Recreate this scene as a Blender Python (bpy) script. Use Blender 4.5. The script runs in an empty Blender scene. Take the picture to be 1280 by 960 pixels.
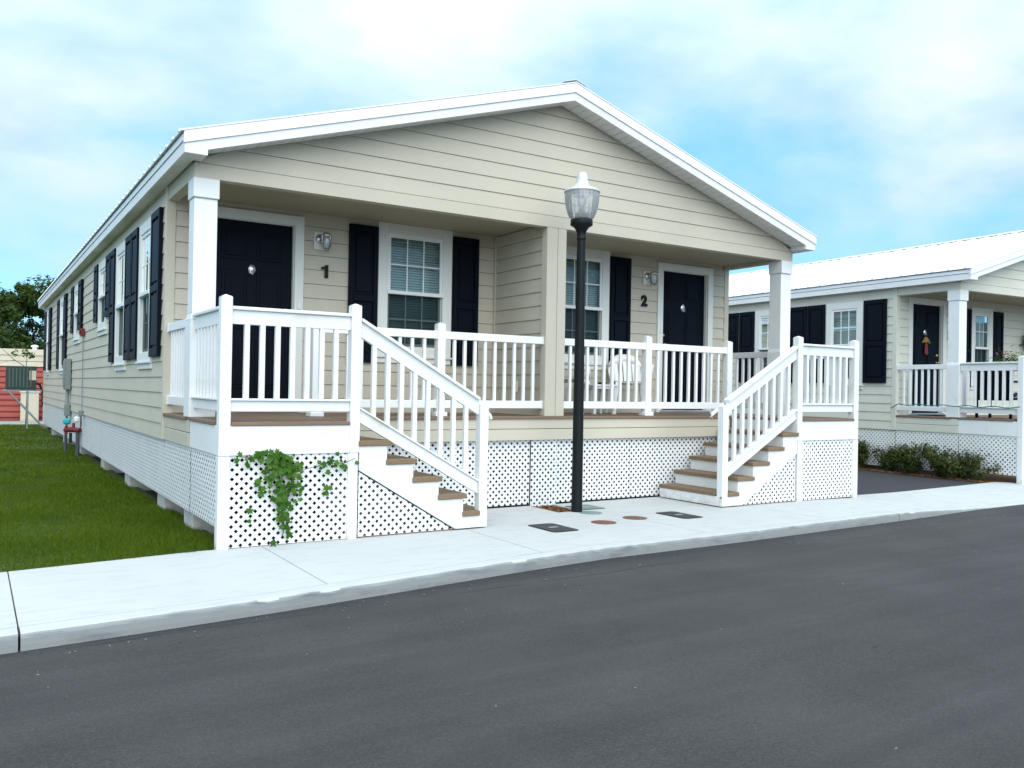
import bpy, bmesh, math, random
from mathutils import Vector, Matrix
random.seed(7)
S = bpy.context.scene
COL = S.collection
R = math.radians

# ------------------------------------------------------------------ measured plan (metres)
W, D, LH = 8.067, 1.207, 18.6          # house width, porch depth, house length
ZD, ZF, ZB = 1.017, .746, 3.188        # deck top, fascia bottom, beam bottom
LL = 1.081                             # landing projection
OH, OF = .144, .282                    # roof overhang at the side / at the front
ZEB, ZES, ZET = 3.324, 3.426, 3.525    # eave: fascia bottom, split, top
ZAB, ZAS, ZAT = 4.593, 4.683, 4.802    # apex
XM0, XM1 = 3.874, 4.144                # centre posts
SK = .165                              # skirt bottom
ROAD = -.09

# ------------------------------------------------------------------ materials
def mat(name):
    m = bpy.data.materials.new(name); m.use_nodes = True
    nt = m.node_tree; b = nt.nodes['Principled BSDF']
    return m, nt, b
def N(nt, t, **kw):
    n = nt.nodes.new(t)
    for k, v in kw.items():
        if k in n.inputs: n.inputs[k].default_value = v
        else: setattr(n, k, v)
    return n
def coords(nt, scale=(1, 1, 1), src='Object'):
    tc = N(nt, 'ShaderNodeTexCoord'); mp = N(nt, 'ShaderNodeMapping'); mp.inputs['Scale'].default_value = scale
    nt.links.new(tc.outputs[src], mp.inputs[0]); return mp.outputs[0]
def noise(nt, co, scale, detail=4, rough=.55):
    n = N(nt, 'ShaderNodeTexNoise', Scale=scale, Detail=detail, Roughness=rough); nt.links.new(co, n.inputs['Vector']); return n.outputs['Fac']
def ramp(nt, fac, stops):
    r = N(nt, 'ShaderNodeValToRGB'); e = r.color_ramp.elements
    while len(e) < len(stops): e.new(.5)
    for i, (p, c) in enumerate(stops):
        e[i].position = p; e[i].color = c if len(c) == 4 else (*c, 1)
    nt.links.new(fac, r.inputs[0]); return r.outputs[0]
def mixc(nt, fac, a, b, mode='MIX'):
    m = N(nt, 'ShaderNodeMix', data_type='RGBA', blend_type=mode)
    for sock, v in ((m.inputs[0], fac), (m.inputs[6], a), (m.inputs[7], b)):
        if isinstance(v, (int, float)): sock.default_value = v
        elif isinstance(v, tuple): sock.default_value = (*v, 1) if len(v) == 3 else v
        else: nt.links.new(v, sock)
    return m.outputs[2]
def bump(nt, b, h, strength=.2, dist=.01):
    n = N(nt, 'ShaderNodeBump', Strength=strength, Distance=dist); nt.links.new(h, n.inputs['Height']); nt.links.new(n.outputs[0], b.inputs['Normal'])

def paint(name, c, rough=.5, var=.07, scale=2.5, bmp=.05, dirt=None, spec=.4, foot=False):
    m, nt, b = mat(name); co = coords(nt)
    n = noise(nt, co, scale, 5)
    col = ramp(nt, n, [(.3, tuple(x*(1-var) for x in c)), (.7, tuple(min(1, x*(1+var)) for x in c))])
    if dirt:
        sc, lo, hi, dc = dirt
        d = ramp(nt, noise(nt, co, sc, 7, .65), [(lo, (0, 0, 0)), (hi, (1, 1, 1))])
        col = mixc(nt, d, col, dc)
    if foot:
        sp = N(nt, 'ShaderNodeSeparateXYZ'); nt.links.new(co, sp.inputs[0])
        mr = N(nt, 'ShaderNodeMapRange'); nt.links.new(sp.outputs[2], mr.inputs[0]); mr.inputs[1].default_value = .13; mr.inputs[2].default_value = 0
        mm = N(nt, 'ShaderNodeMath', operation='MULTIPLY'); nt.links.new(mr.outputs[0], mm.inputs[0]); nt.links.new(ramp(nt, noise(nt, co, 9, 6, .7), [(.38, (0, 0, 0)), (.7, (.8,)*3)]), mm.inputs[1])
        col = mixc(nt, mm.outputs[0], col, (.36, .27, .17))
    nt.links.new(col, b.inputs['Base Color'])
    b.inputs['Roughness'].default_value = rough; b.inputs['Specular IOR Level'].default_value = spec
    bump(nt, b, noise(nt, co, 60, 4), bmp, .004)
    return m
M = {}
M['siding1'] = paint('cream_siding_paint', (.515, .478, .388), .62, .045, 1.3, .12)
M['siding2'] = paint('off_white_siding', (.60, .60, .52), .62, .04, 1.3, .12)  # paler, greyer version of the cream siding colour
M['white'] = paint('white_paint', (.74, .76, .755), .45, .03, 3, .06, (2.6, .56, .84, (.58, .55, .46)), .4, True)
M['vinyl'] = paint('white_vinyl', (.75, .77, .77), .35, .02, 3, .02)
M['trim'] = paint('white_trim_paint', (.70, .72, .68), .5, .03, 2, .05)
M['lattice'] = paint('white_lattice_plastic', (.74, .76, .76), .5, .04, 3, .03, (5, .62, .9, (.6, .6, .5)))
M['soffit'] = paint('white_vinyl_soffit', (.7, .7, .68), .5, .03, 3, .02)
M['roof'] = paint('white_metal_roofing', (.8, .82, .84), .38, .03, .8, .02, (1.2, .6, .95, (.62, .64, .64)))
M['navy'] = paint('navy_black_paint', (.003, .0056, .011), .5, .12, 3, .04, None, .08)
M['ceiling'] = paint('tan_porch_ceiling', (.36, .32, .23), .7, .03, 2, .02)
M['black_metal'] = paint('black_lamp_metal', (.006, .009, .011), .5, .1, 6, .1, (9, .55, .9, (.014, .017, .018)), .2)
M['grey_metal'] = paint('grey_utility_metal', (.19, .22, .22), .5, .08, 4, .03)
M['galv'] = paint('galvanised_steel', (.25, .27, .28), .4, .1, 6, .03)
M['green_metal'] = paint('dark_green_enamel', (.018, .045, .04), .45, .1, 4, .03)
M['pipe'] = paint('dark_iron_pipe', (.06, .07, .085), .5, .1, 6, .05)
M['grille'] = paint('grey_green_grille', (.07, .11, .10), .5, .1, 4, .03)
M['red'] = paint('red_enamel', (.16, .012, .014), .45, .1, 5, .03)
M['teal'] = paint('teal_plastic', (.03, .36, .42), .5, .05, 5, .02)
M['silver'] = paint('brushed_silver', (.6, .6, .58), .25, .05, 8, .02); M['silver'].node_tree.nodes['Principled BSDF'].inputs['Metallic'].default_value = .9
M['brass'] = paint('worn_brass', (.5, .42, .22), .3, .05, 8, .02); M['brass'].node_tree.nodes['Principled BSDF'].inputs['Metallic'].default_value = .9
M['plastic'] = paint('white_chair_plastic', (.78, .8, .8), .3, .03, 3, .01)
M['block'] = paint('grey_concrete_block', (.42, .42, .39), .9, .15, 9, .4)
M['coral'] = paint('coral_metal_cladding', (.36, .085, .072), .55, .1, 1.5, .05)
M['pale_band'] = paint('cream_metal_band', (.6, .55, .44), .55, .06, 1.5, .05)
M['lid_dark'] = paint('dark_plastic_lid', (.03, .034, .034), .65, .2, 12, .3, (14, .55, .8, (.07, .07, .06)))
M['lid_rust'] = paint('rusty_iron_lid', (.15, .072, .045), .8, .25, 20, .4, (25, .5, .8, (.11, .06, .045)))
M['lid_green'] = paint('grey_green_lid', (.16, .22, .20), .75, .15, 20, .3)
M['rubber'] = paint('black_rubber', (.012, .012, .013), .8, .1, 6, .1)
M['terracotta'] = paint('terracotta_clay', (.36, .13, .07), .8, .1, 8, .1)
M['flower'] = paint('pink_petals', (.55, .12, .2), .6, .2, 20, .02)
M['yellow'] = paint('straw_yellow', (.32, .19, .05), .7, .2, 20, .05)
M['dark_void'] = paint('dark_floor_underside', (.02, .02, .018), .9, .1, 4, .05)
M['socket'] = paint('grey_lamp_socket', (.22, .23, .23), .5, .1, 6, .02)

def wood(name, c1, c2, scale, rough=.75):
    m, nt, b = mat(name); co = coords(nt, scale)
    n = noise(nt, co, 3, 8, .65); n2 = noise(nt, coords(nt), 2.3, 4)
    col = mixc(nt, ramp(nt, n2, [(.35, (0, 0, 0)), (.7, (1, 1, 1))]), ramp(nt, n, [(.3, c1), (.7, c2)]), tuple(x*.78 for x in c2))
    nt.links.new(col, b.inputs['Base Color']); b.inputs['Roughness'].default_value = rough
    bump(nt, b, n, .35, .004); return m
M['deck'] = wood('brown_deck_wood', (.13, .082, .052), (.24, .165, .115), (2, 26, 26))
M['tread'] = wood('weathered_tread_wood', (.12, .075, .042), (.25, .17, .10), (26, 2.5, 26))

# asphalt: stone grain, mottling, roller bands, a paving seam and a grimy fringe along the kerb
m, nt, b = mat('grey_asphalt'); co = coords(nt); M['asphalt'] = m
fine = noise(nt, co, 95, 6, .85); grit = noise(nt, co, 34, 4, .7); mid = noise(nt, co, .9, 6, .62); st = noise(nt, coords(nt, (.25, 2.6, 1)), 1.5, 6, .6)
c = ramp(nt, fine, [(.30, (.016, .0157, .0156)), (.5, (.041, .0404, .040)), (.70, (.09, .088, .087))])
c = mixc(nt, ramp(nt, grit, [(.36, (.3,)*3), (.52, (0, 0, 0))]), c, (.022, .022, .0225))
c = mixc(nt, ramp(nt, mid, [(.38, (0, 0, 0)), (.68, (.36,)*3)]), c, (.08, .079, .078))
c = mixc(nt, ramp(nt, st, [(.40, (.30,)*3), (.60, (0, 0, 0))]), c, (.02, .02, .0205))
v = N(nt, 'ShaderNodeTexVoronoi', Scale=13.0); nt.links.new(co, v.inputs['Vector'])
c = mixc(nt, ramp(nt, v.outputs['Distance'], [(.03, (.6,)*3), (.055, (0, 0, 0))]), c, (.15, .145, .14))
v2 = N(nt, 'ShaderNodeTexVoronoi', Scale=1.15); nt.links.new(coords(nt, (1, 1.9, 1)), v2.inputs['Vector'])
c = mixc(nt, ramp(nt, v2.outputs['Distance'], [(.02, (1, 1, 1)), (.036, (0, 0, 0))]), c, (.012, .012, .013))
sp = N(nt, 'ShaderNodeSeparateXYZ'); nt.links.new(co, sp.inputs[0])
def madd(a, k, o):
    n = N(nt, 'ShaderNodeMath', operation='MULTIPLY_ADD'); nt.links.new(a, n.inputs[0]); n.inputs[1].default_value = k
    if isinstance(o, (int, float)): n.inputs[2].default_value = o
    else: nt.links.new(o, n.inputs[2])
    return n.outputs[0]
wob = noise(nt, co, 1.3, 6, .65)
sy = madd(sp.outputs[0], -.03, madd(wob, -.16, sp.outputs[1]))          # y bent by noise
seam = N(nt, 'ShaderNodeMath', operation='ABSOLUTE'); nt.links.new(madd(sy, 1, 3.02), seam.inputs[0])
lim = ramp(nt, noise(nt, coords(nt, (.5, 0, 0)), 1.2, 2), [(.44, (0, 0, 0)), (.52, (.75,)*3)])
c = mixc(nt, lim, c, mixc(nt, ramp(nt, seam.outputs[0], [(.004, (1, 1, 1)), (.014, (0, 0, 0))]), c, (.014, .014, .014)))
edge = madd(sp.outputs[0], -.075, madd(noise(nt, co, 5, 6, .7), -.30, sp.outputs[1]))
c = mixc(nt, ramp(nt, madd(edge, 1, 3.1), [(.0, (0, 0, 0)), (.25, (.6,)*3)]), c, (.021, .021, .021))
nt.links.new(c, b.inputs['Base Color']); b.inputs['Roughness'].default_value = .85; b.inputs['Specular IOR Level'].default_value = .3
bump(nt, b, fine, .7, .006)
m, nt, b = mat('dark_drive_asphalt'); co = coords(nt); M['asphalt_dark'] = m
fine = noise(nt, co, 200, 3, .7)
nt.links.new(ramp(nt, fine, [(.3, (.014, .014, .016)), (.7, (.036, .036, .042))]), b.inputs['Base Color']); b.inputs['Roughness'].default_value = .85
bump(nt, b, fine, .4, .006)

def concrete(name, c, lo, rough=.85, dirt=.5):
    m, nt, b = mat(name); co = coords(nt)
    n1 = noise(nt, co, .9, 6, .6); n2 = noise(nt, co, 120, 3, .6); n3 = noise(nt, coords(nt, (1, 3, 4)), 3.2, 6, .65)
    col = ramp(nt, n1, [(.3, tuple(x*.93 for x in c)), (.7, c)])
    col = mixc(nt, ramp(nt, n3, [(.5, (0, 0, 0)), (.78, (dirt,)*3)]), col, lo)
    col = mixc(nt, ramp(nt, n2, [(.35, (.10,)*3), (.6, (0, 0, 0))]), col, lo)
    nt.links.new(col, b.inputs['Base Color']); b.inputs['Roughness'].default_value = rough
    bump(nt, b, n2, .25, .004); return m
M['walk'] = concrete('pale_sidewalk_concrete', (.47, .485, .475), (.33, .335, .31), dirt=.6)
M['kerb'] = concrete('shaded_dirty_kerb_concrete', (.25, .265, .265), (.13, .14, .14), dirt=.95)  # same concrete as the walk, its upright face painted darker for shade and dirt
M['joint'] = concrete('joint_dark_concrete', (.10, .10, .09), (.05, .05, .045))
M['path'] = concrete('far_path_concrete', (.33, .33, .30), (.2, .2, .18))

def soil(name, stops, sc):
    m, nt, b = mat(name); co = coords(nt); n = noise(nt, co, sc, 8, .7)
    nt.links.new(ramp(nt, n, stops), b.inputs['Base Color']); b.inputs['Roughness'].default_value = .95
    bump(nt, b, n, .8, .03); return m
M['lawn'] = soil('lawn_soil_green', [(.3, (.02, .036, .003)), (.55, (.045, .07, .006)), (.75, (.09, .09, .018))], 9)
M['mulch'] = soil('brown_mulch', [(.3, (.04, .018, .009)), (.5, (.15, .07, .03)), (.75, (.32, .19, .10))], 45)
M['dirt'] = soil('dark_dirt', [(.3, (.02, .016, .012)), (.7, (.06, .048, .035))], 8)
M['ground'] = soil('distant_ground', [(.3, (.03, .045, .012)), (.7, (.06, .075, .02))], .4)

def leafmat(name, c1, c2, sc, trans=.25, rough=.55, c3=None):
    m, nt, b = mat(name); co = coords(nt)
    n = noise(nt, co, sc, 3); oi = N(nt, 'ShaderNodeNewGeometry')
    stops = [(.0, c1), (1., c2)]
    if c3: stops = [(.0, c1), (.72, c2), (1., c3)]
    col = mixc(nt, .5, ramp(nt, n, [(.3, c1), (.7, c2)]), ramp(nt, oi.outputs['Random Per Island'], stops))
    nt.links.new(col, b.inputs['Base Color']); b.inputs['Roughness'].default_value = rough; b.inputs['Specular IOR Level'].default_value = .12
    t = N(nt, 'ShaderNodeBsdfTranslucent'); nt.links.new(col, t.inputs[0])
    mx = N(nt, 'ShaderNodeMixShader'); mx.inputs[0].default_value = trans
    nt.links.new(b.outputs[0], mx.inputs[1]); nt.links.new(t.outputs[0], mx.inputs[2])
    nt.links.new(mx.outputs[0], nt.nodes['Material Output'].inputs[0]); return m
M['blade'] = leafmat('grass_blades', (.044, .092, .004), (.105, .165, .009), 1.1, .32, .7, (.19, .17, .03))
M['leaf'] = leafmat('tree_leaves', (.024, .052, .009), (.085, .135, .024), 1.2, .32)
M['leaf2'] = leafmat('dark_tree_leaves', (.012, .03, .008), (.035, .065, .015), 1.2, .2)
M['ivy'] = leafmat('ivy_leaves', (.022, .075, .010), (.075, .18, .022), 9, .3, .5, (.13, .20, .03))
M['shrub'] = leafmat('shrub_leaves', (.022, .048, .010), (.075, .10, .025), 5, .28, .5, (.14, .10, .04))
M['bark'] = soil('grey_brown_bark', [(.3, (.05, .035, .025)), (.7, (.14, .11, .08))], 14)
M['garland'] = leafmat('tinsel_green', (.01, .12, .07), (.03, .26, .15), 30, .1)

# glass
m, nt, b = mat('window_glass'); M['glass'] = m
tr = N(nt, 'ShaderNodeBsdfTransparent'); tr.inputs[0].default_value = (.70, .80, .80, 1)
gl = N(nt, 'ShaderNodeBsdfGlossy', Roughness=.02); gl.inputs[0].default_value = (.9, .95, .92, 1)
fr = N(nt, 'ShaderNodeFresnel', IOR=1.48); mx = N(nt, 'ShaderNodeMixShader')
nt.links.new(fr.outputs[0], mx.inputs[0]); nt.links.new(tr.outputs[0], mx.inputs[1]); nt.links.new(gl.outputs[0], mx.inputs[2])
nt.links.new(mx.outputs[0], nt.nodes['Material Output'].inputs[0])
m, nt, b = mat('insect_screen'); M['screen'] = m
tr = N(nt, 'ShaderNodeBsdfTransparent'); tr.inputs[0].default_value = (.5, .55, .55, 1)
df = N(nt, 'ShaderNodeBsdfDiffuse'); df.inputs[0].default_value = (.02, .024, .026, 1)
mx = N(nt, 'ShaderNodeMixShader'); mx.inputs[0].default_value = .25
nt.links.new(tr.outputs[0], mx.inputs[1]); nt.links.new(df.outputs[0], mx.inputs[2]); nt.links.new(mx.outputs[0], nt.nodes['Material Output'].inputs[0])
def acrylic(name, milk, tint=(.9, .94, .96), diff=.62):
    m, nt, b = mat(name)
    tr = N(nt, 'ShaderNodeBsdfTransparent'); tr.inputs[0].default_value = (*tint, 1)
    gl = N(nt, 'ShaderNodeBsdfGlossy', Roughness=.08)
    ts = N(nt, 'ShaderNodeBsdfTranslucent'); ts.inputs[0].default_value = (.9, .92, .93, 1)
    df = N(nt, 'ShaderNodeBsdfDiffuse'); df.inputs[0].default_value = (.88, .9, .91, 1)
    a = N(nt, 'ShaderNodeMixShader'); a.inputs[0].default_value = diff; nt.links.new(ts.outputs[0], a.inputs[1]); nt.links.new(df.outputs[0], a.inputs[2])
    c_ = N(nt, 'ShaderNodeMixShader'); c_.inputs[0].default_value = milk; nt.links.new(tr.outputs[0], c_.inputs[1]); nt.links.new(a.outputs[0], c_.inputs[2])
    fr = N(nt, 'ShaderNodeFresnel', IOR=1.6); d = N(nt, 'ShaderNodeMixShader')
    nt.links.new(fr.outputs[0], d.inputs[0]); nt.links.new(c_.outputs[0], d.inputs[1]); nt.links.new(gl.outputs[0], d.inputs[2])
    nt.links.new(d.outputs[0], nt.nodes['Material Output'].inputs[0]); return m
M['acrylic'] = acrylic('ribbed_acrylic', .44, (.98, .99, 1), .7)
M['acrylic_cap'] = acrylic('sky_whitened_acrylic', .88, (.97, .99, 1), .72)  # white body colour stands in for sky mirrored in clear acrylic
M['jar'] = acrylic('jar_glass', .3)
M['blind'] = paint('white_blind_slats', (.55, .62, .62), .5, .03, 3, .01)

# ------------------------------------------------------------------ mesh helpers
class MB:
    def __init__(s): s.v = []; s.f = []; s.sm = []
    def add(s, vs, fs, smooth=False):
        o = len(s.v); s.v += [tuple(v) for v in vs]; s.f += [tuple(i+o for i in f) for f in fs]; s.sm += [smooth]*len(fs); return s
    def box(s, x0, x1, y0, y1, z0, z1):
        return s.add([(x, y, z) for z in (z0, z1) for y in (y0, y1) for x in (x0, x1)],
                     [(0, 2, 3, 1), (4, 5, 7, 6), (0, 1, 5, 4), (2, 6, 7, 3), (0, 4, 6, 2), (1, 3, 7, 5)])
    def prism(s, poly, d0, d1, axis='y'):
        # poly: list of 2D points; extruded along axis between d0 and d1
        n = len(poly)
        def P(a, b, d): return {'y': (a, d, b), 'x': (d, a, b), 'z': (a, b, d)}[axis]
        vs = [P(a, b, d0) for a, b in poly] + [P(a, b, d1) for a, b in poly]
        fs = [tuple(range(n)), tuple(range(2*n-1, n-1, -1))] + [(i, (i+1) % n, n+(i+1) % n, n+i) for i in range(n)]
        return s.add(vs, fs)
    def tube(s, pts, r, n=8, cap=True):
        pts = [Vector(p) for p in pts]; rs = r if isinstance(r, (list, tuple)) else [r]*len(pts)
        rings = []
        for i, p in enumerate(pts):
            d = (pts[min(i+1, len(pts)-1)]-pts[max(i-1, 0)]).normalized()
            a = d.cross(Vector((0, 0, 1)) if abs(d.z) < .95 else Vector((1, 0, 0))).normalized(); b_ = d.cross(a)
            rings.append([p+(a*math.cos(2*math.pi*k/n)+b_*math.sin(2*math.pi*k/n))*rs[i] for k in range(n)])
        vs = [q for g in rings for q in g]; fs = []
        for i in range(len(pts)-1):
            for k in range(n): fs.append((i*n+k, i*n+(k+1) % n, (i+1)*n+(k+1) % n, (i+1)*n+k))
        s.add(vs, fs, True)
        if cap:
            s.add(rings[0], [tuple(range(n))]); s.add(rings[-1], [tuple(range(n-1, -1, -1))])
        return s
    def lathe(s, prof, n=32, c=(0, 0, 0), rib=0, ribn=0):
        vs = []; fs = []
        for r, z in prof:
            for k in range(n):
                a = 2*math.pi*k/n; rr = r*(1+rib*math.cos(a*ribn)) if rib else r
                vs.append((c[0]+rr*math.cos(a), c[1]+rr*math.sin(a), c[2]+z))
        for i in range(len(prof)-1):
            for k in range(n): fs.append((i*n+k, i*n+(k+1) % n, (i+1)*n+(k+1) % n, (i+1)*n+k))
        return s.add(vs, fs, True)
    def xf(s, mtx):
        s.v = [tuple(mtx @ Vector(v)) for v in s.v]; return s
    def mesh(s, name, m, bev=0):
        me = bpy.data.meshes.new(name); me.from_pydata(s.v, [], s.f); me.update()
        for p, sm in zip(me.polygons, s.sm): p.use_smooth = sm
        bm = bmesh.new(); bm.from_mesh(me); bmesh.ops.recalc_face_normals(bm, faces=bm.faces)
        if bev: bmesh.ops.bevel(bm, geom=bm.edges[:], offset=bev, segments=1, affect='EDGES', clamp_overlap=True)
        bm.to_mesh(me); bm.free()
        me.materials.append(m); return me
    def build(s, name, m, parent=None, bev=0, loc=None):
        return link(name, s.mesh(name, m, bev), parent, loc)
def link(name, me, parent=None, loc=None):
    o = bpy.data.objects.new(name, me); COL.objects.link(o)
    if parent: o.parent = parent
    if loc: o.location = loc
    return o
def tag(o, label=None, cat=None, group=None, kind=None):
    if label: o['label'] = label
    if cat: o['category'] = cat
    if group: o['group'] = group
    if kind: o['kind'] = kind
    return o
def thing(name, label, cat, loc=(0, 0, 0), rz=0, group=None):
    o = bpy.data.objects.new(name, None); COL.objects.link(o); o.location = loc; o.rotation_euler = (0, 0, rz)
    return tag(o, label, cat, group)

def siding(mb, mp, u0, u1, z0, z1, ex=.16, ops=(), ufun=None, tilt=.011, groove=.0045):
    """lap siding: real overlapping boards with an open groove under each, holes for openings"""
    a = z0
    def quad(p): mb.add(p, [(0, 1, 2, 3)])
    while a < z1-1e-4:
        b_ = min(a+ex, z1)
        br = sorted({a, b_} | {z for o in ops for z in (o[2], o[3]) if a < z < b_})
        jo = u0+random.uniform(0, 3.66)
        off = lambda z: .003+tilt*(1-(z-a)/ex)
        for p, q in zip(br[:-1], br[1:]):
            iv = [(u0, u1)]
            for o in ops:
                if o[2] <= p+1e-5 and o[3] >= q-1e-5:
                    nv = []
                    for s, e in iv:
                        if o[1] <= s or o[0] >= e: nv.append((s, e)); continue
                        if o[0] > s: nv.append((s, o[0]))
                        if o[1] < e: nv.append((o[1], e))
                    iv = nv
            q2 = q-groove if q == b_ else q
            if not ufun and u1-u0 > 2.5:
                nv = []
                for s, e in iv:
                    cuts = [jo+3.66*k for k in range(-1, 8) if s+.25 < jo+3.66*k < e-.25]
                    for c_ in cuts: nv.append((s, c_-.0012)); s = c_+.0012
                    nv.append((s, e))
                iv = nv
            for s, e in iv:
                fs = lambda z: (max(s, ufun(z)[0]), min(e, ufun(z)[1])) if ufun else (s, e)
                (sp, ep), (sq, eq), (s2, e2) = fs(p), fs(q), fs(q2)
                if ep-sp < .01: continue
                quad([mp(sp, p, -.012), mp(ep, p, -.012), mp(eq, q, -.012), mp(sq, q, -.012)])
                quad([mp(sp, p, off(p)), mp(ep, p, off(p)), mp(e2, q2, off(q2)), mp(s2, q2, off(q2))])
                if p == a: quad([mp(sp, p, off(p)), mp(ep, p, off(p)), mp(ep, p, -.012), mp(sp, p, -.012)])
                if q == b_: quad([mp(s2, q2, off(q2)), mp(e2, q2, off(q2)), mp(e2, q2, -.012), mp(s2, q2, -.012)])
                quad([mp(sp, p, off(p)), mp(s2, q2, off(q2)), mp(s2, q2, -.012), mp(sp, p, -.012)])
                quad([mp(ep, p, off(p)), mp(e2, q2, off(q2)), mp(e2, q2, -.012), mp(ep, p, -.012)])
        a = b_
    return mb

def clip(poly, pl):
    out = []
    for i in range(len(poly)):
        a, b_ = poly[i], poly[(i+1) % len(poly)]
        da = pl[0]*a[0]+pl[1]*a[1]-pl[2]; db = pl[0]*b_[0]+pl[1]*b_[1]-pl[2]
        if da <= 0: out.append(a)
        if (da < 0 < db) or (db < 0 < da):
            t = da/(da-db); out.append((a[0]+(b_[0]-a[0])*t, a[1]+(b_[1]-a[1])*t))
    return out
def lattice(mp, poly, pitch=.054, wid=.0292, th=.002, ragged=True):
    """two crossed layers of strips clipped to a convex polygon (u,z), counter-clockwise"""
    mb = MB(); planes = []
    for i in range(len(poly)):
        a, b_ = poly[i], poly[(i+1) % len(poly)]
        nx, nz = (b_[1]-a[1]), -(b_[0]-a[0]); l = math.hypot(nx, nz)
        if l < 1e-6: continue
        planes.append((nx/l, nz/l, (nx*a[0]+nz*a[1])/l))
    for sgn, n0 in ((1, 0), (-1, th)):
        dx, dz = math.sqrt(.5), sgn*math.sqrt(.5); px, pz = -dz, dx
        ts = [px*u+pz*z for u, z in poly]; t0, t1 = min(ts), max(ts)
        k = math.floor(t0/pitch)
        while k*pitch < t1+wid:
            t = k*pitch; q = []
            for s_, tt in ((-40, t), (40, t), (40, t+wid), (-40, t+wid)): q.append((dx*s_+px*tt, dz*s_+pz*tt))
            for pl in planes:
                q = clip(q, pl)
                if len(q) < 3: break
            if len(q) >= 3:
                n = len(q)
                mb.add([mp(u, z, n0) for u, z in q]+[mp(u, z, n0+th) for u, z in q],
                       [tuple(range(n)), tuple(range(2*n-1, n-1, -1))]+[(i, (i+1) % n, n+(i+1) % n, n+i) for i in range(n)])
            k += 1
    return mb

# ------------------------------------------------------------------ parts of a house
SIDE_WINDOWS = [  # casing y0,y1,z0,z1, shutters (near, far)
    (1.90, 2.76, 1.56, 3.15, (1.39, 1.88), (2.79, 3.22), 1.60),
    (3.77, 4.66, 1.56, 3.15, (3.25, 3.72), (4.69, 5.12), 1.60),
    (5.63, 6.55, 2.11, 3.15, (5.16, 5.60), (6.58, 7.00), 2.26),
    (9.41, 10.25, 2.11, 3.13, (8.86, 9.38), (10.28, 10.74), 2.26),
    (12.34, 13.40, 1.56, 3.15, (11.82, 12.31), (13.43, 13.95), 1.60),
    (16.50, 17.32, 1.56, 3.15, (15.86, 16.47), (17.35, 18.02), 1.60)]

def map_left(u, z, n): return (-n, u, z)
def map_porch(u, z, n): return (u, D-n, z)

def window(par, mp, u0, u1, z0, z1, notch=False, apron=True):
    """casing, two sashes with muntins, panes, sill, blind"""
    def pb(mb, a, b_, c, d, n0, n1):
        ps = [mp(a, c, n0), mp(b_, d, n1)]
        return mb.box(*[f(ps[0][i], ps[1][i]) for i in range(3) for f in (min, max)])
    cw = .125; mb = MB()
    pb(mb, u0, u0+cw, z0, z1, -.02, .034); pb(mb, u1-cw, u1, z0, z1, -.02, .034)
    pb(mb, u0+cw, u1-cw, z1-cw, z1, -.02, .034); pb(mb, u0+cw, u1-cw, z0, z0+.105, -.02, .034)
    w = mb.build('window', M['trim'], par, .003)
    a, b_, c, d = u0+cw, u1-cw, z0+.105, z1-cw
    s = .035; zm = c+(d-c)*.485
    for lo, hi, n0, n1, scr in ((zm-.02, d, .0, .022, False), (c, zm+.02, -.03, -.008, True)):
        mb = MB()
        pb(mb, a, a+s, lo, hi, n0, n1); pb(mb, b_-s, b_, lo, hi, n0, n1); pb(mb, a+s, b_-s, hi-.04, hi, n0, n1); pb(mb, a+s, b_-s, lo, lo+.045, n0, n1)
        for k in (1, 2):
            uu = a+s+(b_-a-2*s)*k/3; pb(mb, uu-.007, uu+.007, lo+.045, hi-.04, n0+.004, n1-.007)
        zz = (lo+hi)/2; pb(mb, a+s, b_-s, zz-.007, zz+.007, n0+.004, n1-.008)
        mb.build('sash', M['vinyl'], w)
        g = MB(); nn = n0+.009
        g.add([mp(a+s, lo+.04, nn), mp(b_-s, lo+.04, nn), mp(b_-s, hi-.035, nn), mp(a+s, hi-.035, nn)], [(0, 1, 2, 3)])
        g.build('glass_pane', M['glass'], w)
        if scr:
            g = MB(); nn = n1+.006
            g.add([mp(a+.01, lo+.01, nn), mp(b_-.01, lo+.01, nn), mp(b_-.01, hi-.045, nn), mp(a+.01, hi-.045, nn)], [(0, 1, 2, 3)])
            g.build('insect_screen', M['screen'], w)
    # meeting rail ledge
    mb = MB(); pb(mb, a-.012, b_+.012, zm-.022, zm+.022, .022, .05)
    mb.build('meeting_rail', M['vinyl'], w, .003)
    mb = MB(); pb(mb, u0-.012, u1+.012, z0-.022, z0, .0, .055)
    if apron: pb(mb, u0, u1, z0-.085, z0-.022, .0, .03)
    mb.build('sill', M['trim'], w, .002)
    mb = MB(); z = c; k = 0
    while z < d-.01:
        uu = b_
        x0 = -.078; t = .016
        mb.add([mp(a-.02, z, x0+.012), mp(uu+.02, z, x0+.012), mp(uu+.02, z+.027, x0-.004), mp(a-.02, z+.027, x0-.004)], [(0, 1, 2, 3)])
        z += .031
    mb.build('blind', M['blind'], w)
    return w

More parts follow.
